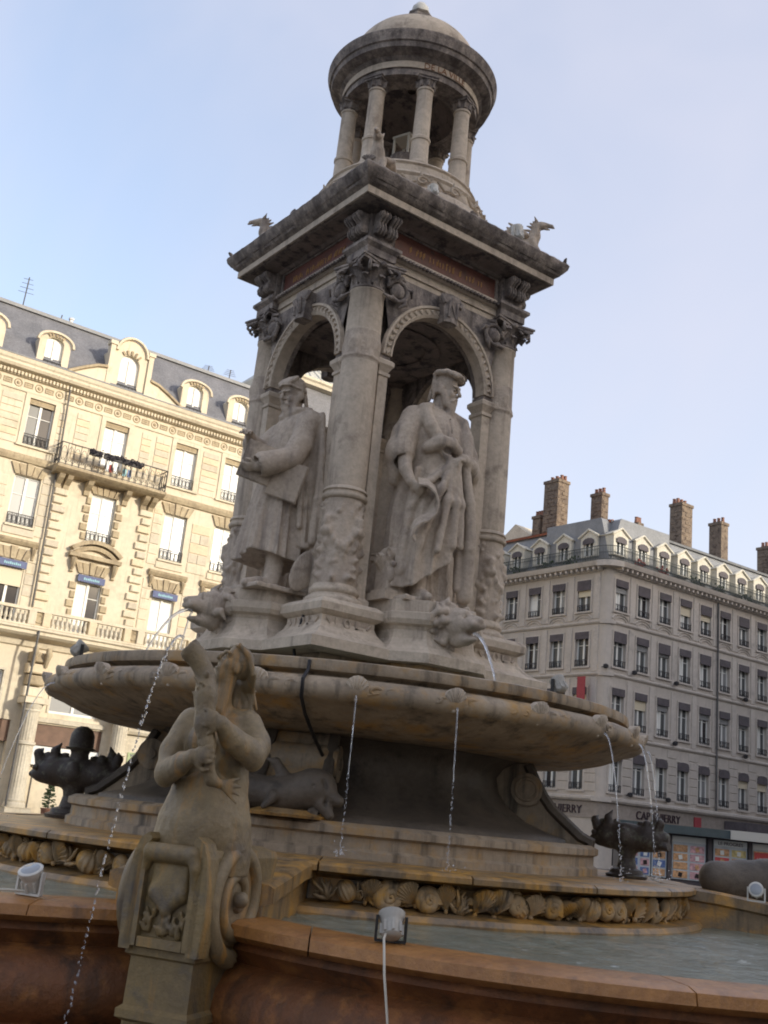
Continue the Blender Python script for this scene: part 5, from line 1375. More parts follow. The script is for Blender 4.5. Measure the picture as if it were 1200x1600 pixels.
def hand(S, w, tip, palm_n, s=1.3, curl=.5, k=.006, thumb=1):
    # w: wrist, tip: direction of the fingers, palm_n: direction the fingers curl towards
    w = Vector(w); d = (Vector(tip)-w).normalized(); n = Vector(palm_n); n = (n-d*n.dot(d)).normalized(); sd = d.cross(n)
    S.ell(tuple(w+d*.05*s), (.042*s, .05*s, .02*s), .012, Matrix((sd, d, n)).transposed())
    for i, l in enumerate((.066, .076, .072, .056)):
        b = w+d*.085*s+sd*(-.032+.0215*i)*s; m1 = b+(d*math.cos(curl*.7)+n*math.sin(curl*.7))*l*.5*s; m2 = m1+(d*math.cos(curl*1.9)+n*math.sin(curl*1.9))*l*.5*s
        S.chain([tuple(b), tuple(m1), tuple(m2)], [.0105*s, .010*s, .008*s], k)
    b = w+d*.03*s-sd*.034*s*thumb; m1 = b+(d*.6-sd*.7*thumb+n*.3).normalized()*.038*s; S.chain([tuple(b), tuple(m1), tuple(m1+(d*.9+n*.5).normalized()*.034*s)], [.014*s, .012*s, .009*s], k)
def statue_painter():
    S = Sculpt((-.78, -.62, -.02), (.78, .52, 2.48), .0125)
    F1 = fold_fn([(.16, 7, .4, .5, 1.5, .4), (.10, 11, 2.0, -.8, 1.45, .3), (.05, 17, 1.1, 1.0, 1.3, .2), (.05, 5, 1.0, 2.2, 1.9, 1.2)])
    S.drape([.1, .5, .9, 1.3, 1.6, 1.9, 2.0], [.04, .02, 0, 0, 0, 0, 0], [.14, .14, .13, .1, .06, .04, .03], [.40, .41, .40, .36, .37, .34, .2], [.24, .24, .24, .22, .22, .18, .13], F1, .08, 2.02)
    F2 = fold_fn([(.17, 6, 1.3, .9, 1.5, .5), (.10, 10, .2, -1.2, 1.4, .4), (.05, 15, 2.1, 1.5, 1.3, .2)])
    S.drape([.1, .5, .9, 1.25, 1.4, 1.7, 1.95], [-.06, -.05, -.03, 0, 0, 0, 0], [-.04, -.05, -.06, -.06, -.05, -.03, 0], [.37, .35, .31, .27, .28, .32, .25], [.28, .27, .25, .21, .21, .22, .15], F2,
            lambda X, Y: .13+.72*np.clip(X+.34, 0, .62), 1.98, .025)
    S.cap((-.31, .02, 1.85), (.31, .02, 1.85), .13, .13, .06); S.ell((0, -.07, 1.68), (.27, .19, .26), .06)
    # broad lapels and shoulder cape
    for q, r in ((((-.13, -.02, 2.02), (-.27, -.1, 1.92), (-.24, -.2, 1.74), (-.12, -.27, 1.55), (-.03, -.29, 1.42)), (.05, .075, .07, .06, .04)), (((.13, -.02, 2.02), (.25, -.12, 1.9), (.25, -.21, 1.72), (.22, -.27, 1.5)), (.05, .075, .075, .07))):
        S.chain(q, list(r), .012)
    S.chain([(-.02, -.14, 2.0), (-.01, -.245, 1.8), (0, -.255, 1.6)], .012, .006, True)
    for z in (1.86, 1.76, 1.66): S.ell((-.03, -.25, z), .013, .004)
    # viewer-left arm hanging, wide sleeve, hand with the scroll
    S.chain([(-.33, 0, 1.84), (-.42, 0, 1.64), (-.46, -.01, 1.46)], [.125, .135, .15], .03); S.cap((-.46, .02, 1.46), (-.43, .1, 1.2), .14, .06, .04)
    S.cap((-.44, -.04, 1.44), (-.46, -.06, 1.36), .10, .09, .01, True)
    S.chain([(-.43, -.04, 1.46), (-.46, -.12, 1.26), (-.43, -.19, 1.13)], [.08, .068, .05], .012); hand(S, (-.43, -.19, 1.13), (-.37, -.27, 1.04), (.5, .3, .6), 1.35, .9)
    # viewer-right arm bent across the waist
    S.chain([(.33, 0, 1.84), (.42, -.02, 1.62), (.46, -.06, 1.45)], [.125, .125, .12], .03)
    S.chain([(.45, -.08, 1.44), (.30, -.24, 1.45), (.13, -.32, 1.46)], [.09, .08, .062], .02); hand(S, (.14, -.32, 1.46), (-.02, -.36, 1.43), (0, .2, -1), 1.35, .8)
    S.chain([(.5, -.02, 1.48), (.52, .02, 1.25), (.48, .06, 1.02)], [.10, .09, .04], .03); S.chain([(.44, -.12, 1.52), (.36, -.2, 1.53)], [.05, .05], .02)
    # gathered drapery at the waist
    S.chain([(-.26, -.2, 1.52), (-.16, -.29, 1.58), (-.04, -.32, 1.58), (.06, -.31, 1.54)], [.06, .07, .065, .05], .02)
    S.ell((-.09, -.33, 1.5), (.06, .04, .035), .015, None, True)
    for q in (((.0, -.32, 1.4), (-.14, -.33, 1.1), (-.30, -.26, .55), (-.34, -.2, .22)), ((.02, -.33, 1.38), (-.05, -.35, 1.0), (-.14, -.35, .5)), ((.04, -.33, 1.38), (.05, -.36, 1.0), (.06, -.35, .58)), ((.07, -.32, 1.38), (.14, -.34, 1.0), (.17, -.33, .6)), ((-.05, -.3, 1.36), (-.24, -.24, 1.16), (-.36, -.12, .9)), ((-.3, -.1, 1.3), (-.36, -.1, .8), (-.37, -.08, .3))):
        S.chain(q, [.028, .035, .04, .03][:len(q)], .05)
    # long coat edge hanging on the right
    S.chain([(.2, -.28, 1.42), (.27, -.32, 1.05), (.32, -.31, .72), (.33, -.29, .62)], [.05, .055, .06, .075], .02)
    S.chain([(.33, -.28, .6), (.35, -.26, .4), (.36, -.24, .16)], [.07, .075, .085], .02); S.chain([(.25, -.22, .56), (.27, -.22, .22)], [.04, .045], .02)
    S.chain([(.33, -.345, 1.1), (.38, -.33, .7)], .016, .01, True)
    # legs, feet, support behind
    S.cap((-.14, -.06, .7), (-.15, -.1, .12), .11, .07, .03); S.chain([(-.15, -.1, .09), (-.17, -.22, .07), (-.19, -.34, .045)], [.07, .06, .04], .02)
    S.cap((.16, .04, .7), (.2, .02, .12), .11, .075, .03); S.chain([(.2, .02, .08), (.24, -.1, .06), (.28, -.2, .045)], [.07, .055, .04], .02)
    S.box((0, .05, .012), (.42, .32, .03), .01)
    head(S, (.03, -.07, 2.20), Rm(rad(27), rad(10)), 1.36, True, 'short', 'beret')
    S.roughen(.003, 30); S.roughen(.0018, 75)
    return S.mesh('robed_figure', 'statue_stone')
def statue_scholar():
    S = Sculpt((-.7, -.85, -.02), (.75, .62, 2.45), .0125)
    F1 = fold_fn([(.14, 7, 2.4, .3, 1.6, .4), (.09, 12, 1.0, -.5, 1.45, .3), (.05, 19, .1, .6, 1.3, .2)])
    S.drape([.3, .6, .9, 1.2, 1.5, 1.85, 1.98], [0]*7, [-.1, -.09, -.08, -.06, -.04, 0, .02], [.36, .33, .29, .26, .27, .28, .18], [.33, .30, .27, .23, .22, .19, .13], F1, lambda X, Y: .33-.1*Y+.04*np.sin(9*X), 2.0)
    F2 = fold_fn([(.16, 9, .9, .2, 1.95, 1.0), (.12, 14, 2.2, -.3, 1.9, .9), (.05, 5, .3, .8, 1.9, 1.2)])
    S.drape([.42, .8, 1.2, 1.6, 1.85, 2.0], [.05, .05, .04, .02, 0, 0], [.22, .2, .17, .12, .08, .05], [.42, .41, .40, .37, .36, .2], [.26, .26, .25, .23, .2, .12], F2, lambda X, Y: .45+.25*np.clip(.2-Y, 0, 1), 2.03, .02)
    S.cap((-.29, .03, 1.86), (.30, .03, 1.86), .125, .13, .05); S.chain([(-.14, -.05, 2.0), (0, -.14, 1.93), (.16, -.06, 2.0), (.2, .06, 2.02)], .045, .01)
    S.chain([(.3, -.02, 1.98), (.36, -.04, 1.7), (.33, -.02, 1.2), (.36, .0, .7)], [.03, .035, .035, .03], .02)
    S.chain([(.4, .1, 1.95), (.45, .12, 1.5), (.46, .13, 1.0), (.46, .12, .55)], [.03, .04, .05, .05], .03); S.chain([(.36, .24, 1.9), (.42, .28, 1.3), (.42, .3, .55)], [.03, .045, .05], .03)
    S.chain([(.16, .36, 1.8), (.18, .42, 1.2), (.18, .44, .5)], [.03, .045, .05], .03)
    # arms
    S.chain([(.31, -.02, 1.84), (.37, -.1, 1.56), (.38, -.2, 1.38)], [.115, .12, .12], .03); S.chain([(.38, -.2, 1.38), (.34, -.36, 1.3), (.3, -.46, 1.26)], [.115, .12, .13], .02); S.cap((.30, -.47, 1.25), (.28, -.52, 1.23), .1, .1, .006, True)
    S.chain([(.30, -.44, 1.26), (.27, -.52, 1.22)], [.06, .05], .01); hand(S, (.27, -.52, 1.22), (.22, -.62, 1.2), (-.4, .2, .6), 1.3, .9)
    S.chain([(-.3, -.02, 1.84), (-.33, -.18, 1.62), (-.2, -.36, 1.62)], [.11, .11, .10], .03); S.chain([(-.2, -.36, 1.63), (-.06, -.48, 1.66)], [.07, .05], .02); hand(S, (-.06, -.48, 1.66), (.06, -.58, 1.66), (.1, -.2, -1), 1.3, .6)
    S.chain([(-.2, -.36, 1.6), (-.24, -.3, 1.3)], [.09, .04], .03)
    # feet
    S.cap((.14, -.08, .6), (.15, -.12, .1), .11, .085, .03); S.chain([(.15, -.12, .08), (.16, -.28, .07), (.17, -.42, .045)], [.08, .065, .045], .02)
    S.cap((-.13, .0, .6), (-.14, .02, .1), .11, .08, .03); S.chain([(-.14, .02, .07), (-.16, -.14, .06), (-.18, -.24, .045)], [.075, .06, .04], .02)
    S.box((0, 0, .012), (.4, .42, .03), .01)
    # foliage and a leaning disc behind the feet
    rs = random.Random(9)
    for q in range(26):
        p = Vector((.42+rs.gauss(0, .07), .3+rs.gauss(0, .08), .5+rs.gauss(0, .1))); d = Vector((rs.gauss(0, 1), rs.gauss(0, 1), rs.gauss(0, 1))).normalized()*.07; S.cap(tuple(p), tuple(p+d), .04, .012, .012)
    S.ell((.44, .08, .24), (.03, .14, .25), .01, Rm(0, rad(-28))); S.cap((.3, .25, 0), (.36, .3, .45), .1, .07, .04)
    head(S, (.03, -.08, 2.18), Rm(rad(12), rad(16)), 1.34, True, 'long', 'skullcap')
    S.roughen(.003, 29); S.roughen(.0018, 70)
    return S.mesh('robed_figure', 'statue_stone')
def ribbon(P, wv, th, name, mat):
    m = MB(); R = []
    for i, p in enumerate(P):
        p = Vector(p); d = (Vector(P[min(i+1, len(P)-1)])-Vector(P[max(i-1, 0)])).normalized(); w_ = Vector(wv[i] if isinstance(wv, list) else wv); n = d.cross(w_).normalized()*th/2
        R.append([p-w_/2-n, p+w_/2-n, p+w_/2+n, p-w_/2+n])
    m.rings(R); return m.mesh(name, mat, 40)
ME_P, ME_S = statue_painter(), statue_scholar()
def place_painter(loc, rz, label):
    o = thing('statue', label, 'statue', loc, rz, 'statues in the pavilion')
    inst('robed_figure', ME_P, o)
    P = [(-.40, -.28, 1.12), (-.33, -.33, 1.12), (-.25, -.37, 1.06), (-.21, -.39, .96), (-.23, -.39, .86), (-.30, -.37, .78), (-.38, -.35, .74), (-.44, -.33, .68), (-.46, -.32, .60), (-.42, -.33, .55)]
    inst('paper_scroll', cached('scroll', lambda: ribbon(P, (.06, .1, .10), .018, 'paper_scroll', 'statue_stone')), o)
    return o
def place_scholar(loc, rz, label):
    o = thing('statue', label, 'statue', loc, rz, 'statues in the pavilion')
    inst('robed_figure', ME_S, o)
    def bk():
        m = MB()
        for R_, c in ((Rm(rad(-26), rad(-14), rad(10)), (.2, -.47, 1.29)), (Rm(rad(-40), rad(-16), rad(10)), (.35, -.2, 1.14))):
            m.cbox(c, (.022, .17, .2), R_); m.cbox(Vector(c)+R_ @ Vector((.028, 0, 0)), (.008, .16, .19), R_)
        return m.mesh('open_book', 'statue_stone')
    inst('open_book', cached('book', bk), o); return o
place_painter((-.08, -1.17, 3.53), 0, 'robed bearded statue in flat cap, one hand trailing a scroll, right of the near column').scale = (.92, .95, 1)
place_scholar((-1.15, -.2, 3.53), -PI/2, 'cloaked bearded statue in skullcap holding a large open book, left of the near column').scale = (.94, .94, .935)
place_scholar((1.17, .05, 3.53), PI/2, 'cloaked statue with its back to the camera, behind the scroll-holding statue inside the right arch')
place_painter((.04, 1.17, 3.53), PI, 'robed statue with its back to the camera, behind the book-holding statue inside the left arch')
def carved_stump():
    o = thing('carved_capital', 'small broken capital with carved figures standing at the hem of the scroll-holding statue', 'capital', (-.42, -1.10, 3.53))
    m = MB(); m.box(-.15, .15, -.14, .14, 0, .07); m.box(-.13, .13, -.12, .12, .07, .1); m.build('plinth', 'stone', o)
    S = Sculpt((-.24, -.22, .08), (.24, .22, .62), .011); S.box((0, 0, .22), (.11, .1, .14), .02)
    rs = random.Random(4)
    for x in (-.07, .07):
        S.ell((x, -.11, .24), (.035, .03, .07), .015); S.ell((x, -.13, .34), (.025, .025, .03), .01)
    for q in range(30):
        a = rs.uniform(0, 6.28); z = rs.uniform(.3, .5); S.cap((.1*math.cos(a), .1*math.sin(a), z), (.16*math.cos(a), .16*math.sin(a), z+.05), .035, .015, .012)
    S.ell((0, 0, .45), (.13, .12, .08), .03); S.chain([(.1, -.05, .5), (.15, -.08, .56), (.2, -.08, .55)], [.04, .03, .015], .01)
    inst('carving', S.mesh('carving', 'statue_stone'), o)
carved_stump()

# ---- lion-head spouts on the statue pedestals
def lion_mesh():
    S = Sculpt((-.3, -.46, -.3), (.3, .1, .3), .0105)
    S.ell((0, -.1, .02), (.13, .16, .13), .03); S.ell((0, -.27, .0), (.075, .10, .062), .03); S.ell((0, -.24, -.115), (.052, .09, .028), .015); S.cap((0, -.1, -.1), (0, -.2, -.11), .07, .05, .03)
    S.ell((0, -.31, -.062), (.05, .09, .028), .008, None, True)
    S.ell((0, -.36, .028), (.035, .022, .022), .01); S.cap((0, -.2, .07), (0, -.34, .04), .03, .022, .02)
    for s in (-1, 1):
        S.ell((s*.045, -.33, -.005), (.035, .035, .03), .012); S.cap((s*.03, -.22, .095), (s*.09, -.17, .085), .025, .018, .012); S.ell((s*.055, -.235, .06), (.022, .02, .016), .006, None, True); S.ell((s*.055, -.222, .06), .014, .003)
        S.ell((s*.12, -.06, .13), (.035, .025, .05), .012); S.ell((s*.12, -.085, .13), (.018, .02, .03), .006, None, True)
        S.chain([(s*.17+.11*s*math.cos(t)*(.9-t/9)-.02*s, -.02-.05*math.sin(t), .0+.13*math.sin(t)*(.9-t/9)) for t in np.linspace(.4, 5.5, 10)], [.03-.0015*q for q in range(10)], .012)
    rs = random.Random(6)
    for q in range(44):
        a = rs.uniform(0, 2*PI); r = rs.uniform(.10, .17); y = rs.uniform(-.13, .03)
        if -2.2 < a-2*PI*(a > PI) < -.9 and y < -.05: continue
        S.chain([(r*math.cos(a), y, r*math.sin(a)), ((r+.05)*math.cos(a+.2), y+.01, (r+.05)*math.sin(a+.2)), ((r+.085)*math.cos(a-.1), y+.05, (r+.085)*math.sin(a-.1))], [.034, .026, .01], .012)
    S.roughen(.0018, 40)
    return S.mesh('lion_head', 'statue_stone')
LM = lion_mesh()
for k in range(4):
    rz = k*PI/2; c, s = math.cos(rz), math.sin(rz); o = inst('lion_head', LM, FT, (1.53*s, -1.53*c, 3.33), rz); o.scale = (1.15,)*3

# ---- griffins on the cornice
def griffin_mesh():
    S = Sculpt((-.26, -.42, -.01), (.26, .36, .62), .0115)
    S.ell((0, .08, .17), (.1, .17, .14), .04); S.cap((0, -.04, .14), (0, -.1, .33), .095, .075, .04); S.cap((0, -.1, .33), (0, -.12, .45), .068, .055, .03)
    S.ell((0, -.17, .48), (.052, .085, .052), .02); S.chain([(0, -.23, .49), (0, -.3, .475), (0, -.335, .445)], [.032, .024, .008], .01); S.cap((0, -.22, .445), (0, -.28, .43), .018, .01, .008)
    for s in (-1, 1):
        S.ell((s*.045, -.2, .5), (.015, .02, .014), .005, None, True); S.chain([(s*.035, -.12, .52), (s*.05, -.09, .58)], [.022, .006], .01)
        S.chain([(s*.06, -.08, .24), (s*.075, -.15, .1), (s*.08, -.2, .03)], [.05, .035, .035], .02); S.ell((s*.1, .14, .1), (.05, .1, .1), .03); S.cap((s*.11, .12, .03), (s*.12, -.02, .025), .04, .03, .015)
        for q in range(5): S.chain([(s*.09, -.02+.03*q, .3), (s*.14, .08+.035*q, .34-.01*q), (s*.15, .2+.02*q, .42-.06*q)], [.03, .03, .012], .012)
    for q in range(7): S.cap((0, -.13+.025*q, .52-.022*q*q*.3), (0, -.11+.035*q, .545-.025*q*q*.3), .018, .009, .010)
    S.chain([(0, .22, .1), (0, .3, .2), (.03, .28, .32)], [.035, .03, .04], .02); S.box((0, .02, .01), (.17, .27, .025), .01)
    S.roughen(.0018, 42)
    return S.mesh('griffin_statue', 'statue_stone')
GM = griffin_mesh()
for a, lb in ((225, 'small seated stone griffin on the near corner of the cornice, in front of the lantern'), (315, 'small seated stone griffin with hooked beak on the right corner of the cornice'), (135, 'small seated stone griffin on the left corner of the cornice'), (45, 'small seated stone griffin on the hidden far corner of the cornice')):
    r = 1.48; o = inst('griffin_statue', GM, None, (r*math.cos(rad(a)), r*math.sin(rad(a)), 7.74), rad(a)+PI/2, label=lb, category='griffin', group='griffins on the cornice'); o.scale = (.95,)*3

# ---- mermaids
def mermaid_body():
    S = Sculpt((-.52, -.62, 1.22), (.60, .42, 2.68), .0098)
    cx = .05
    # belly and torso
    S.drape([1.25, 1.4, 1.55, 1.7, 1.85, 2.0, 2.1], [.03, .04, .045, .05, .055, .06, .06], [0.02, .01, 0, 0, .0, .02, .03], [.375, .37, .34, .285, .26, .25, .2], [.26, .27, .26, .215, .185, .165, .12], fold_fn([(.02, 3, .4, 0, 2.1, 1.3)]), 1.26, 2.12, .03)
    S.ell((.04, -.16, 1.50), (.2, .12, .17), .06); S.ell((.05, -.19, 1.56), (.012, .03, .014), .015, None, True)
    S.cap((cx-.2, .03, 2.08), (cx+.2, .03, 2.1), .085, .09, .06); S.ell((cx-.1, -.13, 1.97), (.1, .085, .095), .05); S.ell((cx+.12, -.13, 1.97), (.1, .085, .095), .05)
    S.cap((cx, .03, 2.12), (cx+.005, -.0, 2.34), .075, .062, .04)
    # viewer-left arm: low hand on the fish's tail
    S.chain([(cx-.23, .02, 2.05), (cx-.31, -.05, 1.9), (cx-.32, -.14, 1.78)], [.095, .085, .075], .03); S.chain([(cx-.32, -.14, 1.78), (cx-.2, -.3, 1.83), (cx-.11, -.43, 1.87)], [.078, .066, .045], .02)
    hand(S, (cx-.11, -.44, 1.87), (cx+.05, -.50, 1.9), (.2, 1, 0), 1.25, .9, thumb=1)
    # viewer-right arm: high hand round the fish
    S.chain([(cx+.24, .02, 2.07), (cx+.31, -.05, 1.98), (cx+.30, -.16, 1.92)], [.1, .095, .085], .03); S.chain([(cx+.30, -.16, 1.92), (cx+.12, -.33, 2.0), (cx+.06, -.44, 2.06)], [.085, .07, .048], .02)
    hand(S, (cx+.06, -.45, 2.06), (cx-.12, -.51, 2.10), (-.2, 1, 0), 1.25, .9, thumb=-1)
    head(S, (.09, -.02, 2.41), Rm(rad(-58), rad(-30)), 1.05, False, 'none')
    S.chain([(.055, -.185, 1.93), (.055, -.225, 1.78), (.05, -.27, 1.62)], [.012, .014, .01], .05, True)
    for s_ in (-1, 1): S.chain([(.05+s_*.08, -.19, 1.84), (.05+s_*.17, -.13, 1.78)], [.012, .01], .04, True)
    S.chain([(-.14, -.17, 1.42), (.04, -.27, 1.36), (.22, -.18, 1.42)], [.014, .016, .014], .04, True)
    S.roughen(.0025, 30); S.roughen(.0014, 70)
    return S.mesh('body', 'mermaid_stone')
def mermaid_hair():
    S = Sculpt((-.3, -.4, 1.9), (.6, .5, 2.85), .0098); rs = random.Random(2)
    c = Vector((.09, -.02, 2.41)); R = Rm(rad(-58), rad(-30)); s = 1.05
    S.ell(tuple(c+R @ Vector((0, .045, .07))*s), (.092*s, .100*s, .092*s), .02, R)
    for q in range(26):
        a = -1.5+3.0*q/25; rr = .1*s
        p0 = c+R @ Vector((.07*math.sin(a), -.055, .115))*s; p1 = c+R @ Vector((.105*math.sin(a), .03, .13-.03*abs(math.sin(a))))*s; p2 = c+R @ Vector((.12*math.sin(a), .12, .04))*s
        p3 = c+Vector((.10+.06*math.sin(a)+.02*math.sin(q*2.1), .10+.03*math.cos(a), -.12)); p4 = c+Vector((.13+.08*math.sin(a)+.025*math.sin(q*3.3), .09, -.25+rs.uniform(-.05, .04)))
        S.chain([tuple(p0), tuple(p1), tuple(p2), tuple(p3), tuple(p4)], [.012, .018, .020, .020, .008], .006)
    return S.mesh('hair', 'mermaid_stone')
def mermaid_fish():
    S = Sculpt((-.34, -.60, 1.6), (.36, -.16, 2.66), .0095)
    P = [(-.05, -.36, 2.30), (-.03, -.39, 2.20), (-.01, -.41, 2.06), (.03, -.41, 1.94), (.05, -.40, 1.84), (.08, -.38, 1.77), (.14, -.37, 1.745)]
    S.chain(P, [.07, .078, .07, .056, .045, .038, .026], .03)
    S.chain([(-.07, -.37, 2.34), (-.13, -.38, 2.41), (-.19, -.39, 2.45)], [.066, .062, .07], .02)
    S.chain([(-.13, -.38, 2.42), (-.26, -.40, 2.51)], [.03, .075], .008, True); S.ell((-.04, -.435, 2.32), (.02, .018, .02), .006); S.ell((-.04, -.455, 2.32), .009, .003, None, True)
    for a in (-.5, -.2, .1, .4): S.cap((.15, -.345, 1.745), (.15+.15*math.cos(a), -.35, 1.745+.15*math.sin(a)-.02), .02, .008, .012)
    for z in (2.26, 2.18): S.cap((-.08, -.42, z), (-.13, -.42, z+.04), .016, .006, .01)
    for q in range(40):
        z = 1.88+.010*q; x = np.interp(z, [1.84, 2.06, 2.30], [.05, -.01, -.05])
        S.ell((x+.05*math.sin(q*2.4), -.468+.02*abs(math.sin(q*2.4)), z), .012, .006)
    return S.mesh('fish', 'mermaid_stone')
ME_MB, ME_MH, ME_MF = mermaid_body(), mermaid_hair(), mermaid_fish()
def mermaid(loc, rz, label, tl=False):
    o = thing('mermaid_statue', label, 'statue', loc, rz, 'mermaids round the lower basin')
    for nm, me in (('body', ME_MB), ('hair', ME_MH), ('fish', ME_MF)): inst(nm, me, o, (.085, -.03, -.06), rad(25)).scale = (.77, .88, 1)
    def blk():
        m = MB(); P = [(-.30, -.27), (.25, -.27), (.25, .5), (-.30, .5)]
        m.poly(P, [(-.02, .0), (.03, .02), (.03, .14), (.0, .18), (-.02, .24), (-.015, .44), (.02, .46), (.02, .50), (-.01, .52), (-.015, .76), (.015, .775), (.015, .81), (.0, .82), (.005, 1.1), (.03, 1.30), (.015, 1.335), (-.06, 1.36)]); return m.mesh('herm_base', 'mermaid_base')
    b = inst('herm_base', cached('mblk', blk), o, (.13, 0, 0)); b.scale = (.74, 1, 1)
    def frame():
        m = MB()
        for a, c, d, e in ((-.31, -.215, .82, 1.30), (.175, .26, .82, 1.30), (-.2, .17, .82, .87)): m.box(a, c, -.325, -.27, d, e)
        return m.mesh('panel_frame', 'mermaid_base')
    inst('panel_frame', cached('mfr', frame), b)
    def shield():
        S = Sculpt((-.28, -.42, .82), (.28, -.22, 1.38), .0095)
        S.box((-.02, -.285, 1.16), (.15, .02, .10), .02, None, .02); S.cap((-.13, -.285, 1.10), (-.02, -.29, 1.01), .05, .03, .03); S.cap((.09, -.285, 1.10), (-.02, -.29, 1.01), .05, .03, .03); S.ell((-.02, -.3, 1.13), (.11, .03, .1), .03)
        S.cap((-.2, -.31, 1.30), (.17, -.31, 1.30), .05, .05, .015); S.chain([(.17, -.31, 1.3), (.2, -.31, 1.24), (.2, -.3, 1.1)], [.05, .045, .02], .015); S.chain([(-.2, -.31, 1.3), (-.23, -.3, 1.22)], [.045, .03], .015)
        rs = random.Random(8)
        for q in range(34): x, z = rs.uniform(-.19, .15), rs.uniform(.87, 1.0); S.cap((x, -.28, z), (x+rs.gauss(0, .02), -.3, z+rs.uniform(.02, .06)), .018, .01, .008)
        return S.mesh('shield_relief', 'mermaid_base')
    inst('shield_relief', cached('mshield', shield), b)
    def vol():
        m = MB(); P = []; r = []
        for q in range(60):
            t = q/59; a = -PI*.5-t*4.2*PI; R = .245*(1-t)**.8+.012; P.append((0, R*math.cos(a), R*math.sin(a))); r.append(.045*(1-.55*t))
        m.tube(P, r, 8); m.lathe([(.2, -.05), (.2, .0), (.0, .0)], 24); 
        v = m.v; k = 60*8
        m.v = v[:k]+[(z-.0, x, y) for x, y, z in v[k:]]
        m.ball((.02, 0, 0), (.05, .04, .04))
        return m.mesh('volute', 'mermaid_stone', 60)
    for s in (-1, 1):
        v = inst('volute', cached('mvol', vol), o, (.34 if s > 0 else -.20, .06, 1.08)); v.scale = (1.1*s, 1.15, 1.2)
    for s in (-1, 1):   # stiles of the panel curving up to the hips
        P = [(s*.30, .80), (s*.215, .80), (s*.215, 1.22), (s*.205, 1.30), (s*.16, 1.37), (s*.19, 1.40), (s*.245, 1.37), (s*.285, 1.29), (s*.308, 1.15), (s*.315, 1.0)]
        P = [(x*.80+.115, z) for x, z in P]
        m = MB(); m.prism_xz(P if s < 0 else P[::-1], -.325, -.2); m.build('curved_stile', 'mermaid_base', o)
    def tail():
        S = Sculpt((-.45, .2, 1.0), (.5, 1.3, 1.62), .014); S.chain([(0, .3, 1.36), (.08, .55, 1.34), (.0, .8, 1.33), (-.1, .98, 1.33), (-.16, 1.05, 1.36)], [.24, .22, .2, .17, .15], .06); S.chain([(.18, .35, 1.25), (.27, .6, 1.24), (.25, .85, 1.3)], [.14, .12, .06], .04)
        return S.mesh('coiled_tail', 'dark_wet_shade')
    if tl: inst('coiled_tail', cached('mtail', tail), o)
    return o
mermaid((-3.3, -3.3, 0), rad(-58), 'stone mermaid clutching an upright fish on a scrolled base, nearest the camera')
mermaid((3.3, -3.3, 0), rad(45), 'stone mermaid on the right corner of the basin, only her coiled tail in view', True)
# ---- dolphin spouts at the corners of the podium
def finned_spout(loc, rz, label, knob):
    o = thing('dolphin_spout', label, 'fountain spout', loc, rz, 'dark dolphin spouts on the podium')
    m = MB(); m.lathe([(.24, 0), (.25, .03), (.2, .05), (.19, .09), (.12, .11), (.1, .2), (.09, .25)], 24); m.build('foot', 'bronze', o, smooth=50)
    def bd():
        S = Sculpt((-.52, -.3, .15), (.52, .3, .85), .0115)
        S.cap((0, 0, .18), (0, 0, .45), .09, .14, .03); S.ell((0, 0, .45), (.2, .16, .15), .05)
        for s in (-1, 1):
            S.chain([(s*.1, 0, .44), (s*.25, 0, .45), (s*.36, 0, .44 if s > 0 else .42), (s*.46, 0, .47 if s > 0 else .40)], [.15, .14, .12 if s > 0 else .09, .07 if s > 0 else .03], .04)
            for q, hq in enumerate((.03, .13, .02, .06) if s < 0 else (.02, .05, .14, .09)): S.chain([(s*(.14+.08*q), .02*(-1)**q, .52), (s*(.16+.085*q), .03*(-1)**q, .58+hq*.5), (s*(.12+.09*q), .02, .60+hq)], [.06, .045, .01], .02)
            S.ell((s*.4, -.1, .47), (.03, .025, .03), .01)
        S.ell((.47, 0, .38), (.09, .1, .05), .02); S.ell((0, -.14, .45), (.08, .06, .1), .03)
        return S.mesh('twin_dolphins', 'bronze')
    inst('twin_dolphins', cached('twin', bd), o)
    if knob:
        m = MB(); m.lathe([(.12, .5), (.1, .58), (.09, .64), (.1, .67), (.15, .685), (.155, .70), (.125, .71), (.125, .76), (.12, .83), (.09, .89), (.04, .92)], 24); m.build('domed_cap', 'bronze', o, smooth=60)
    return o
finned_spout((-1.99, 1.83, 1.275), rad(-38), 'dark spiky dolphin spout with a domed cap, left of the near mermaid', True)
finned_spout((1.98, -2.02, 1.275), rad(-70), 'dark dolphin spout without a cap, on the right end of the podium', False).scale = (.78, .78, .82)
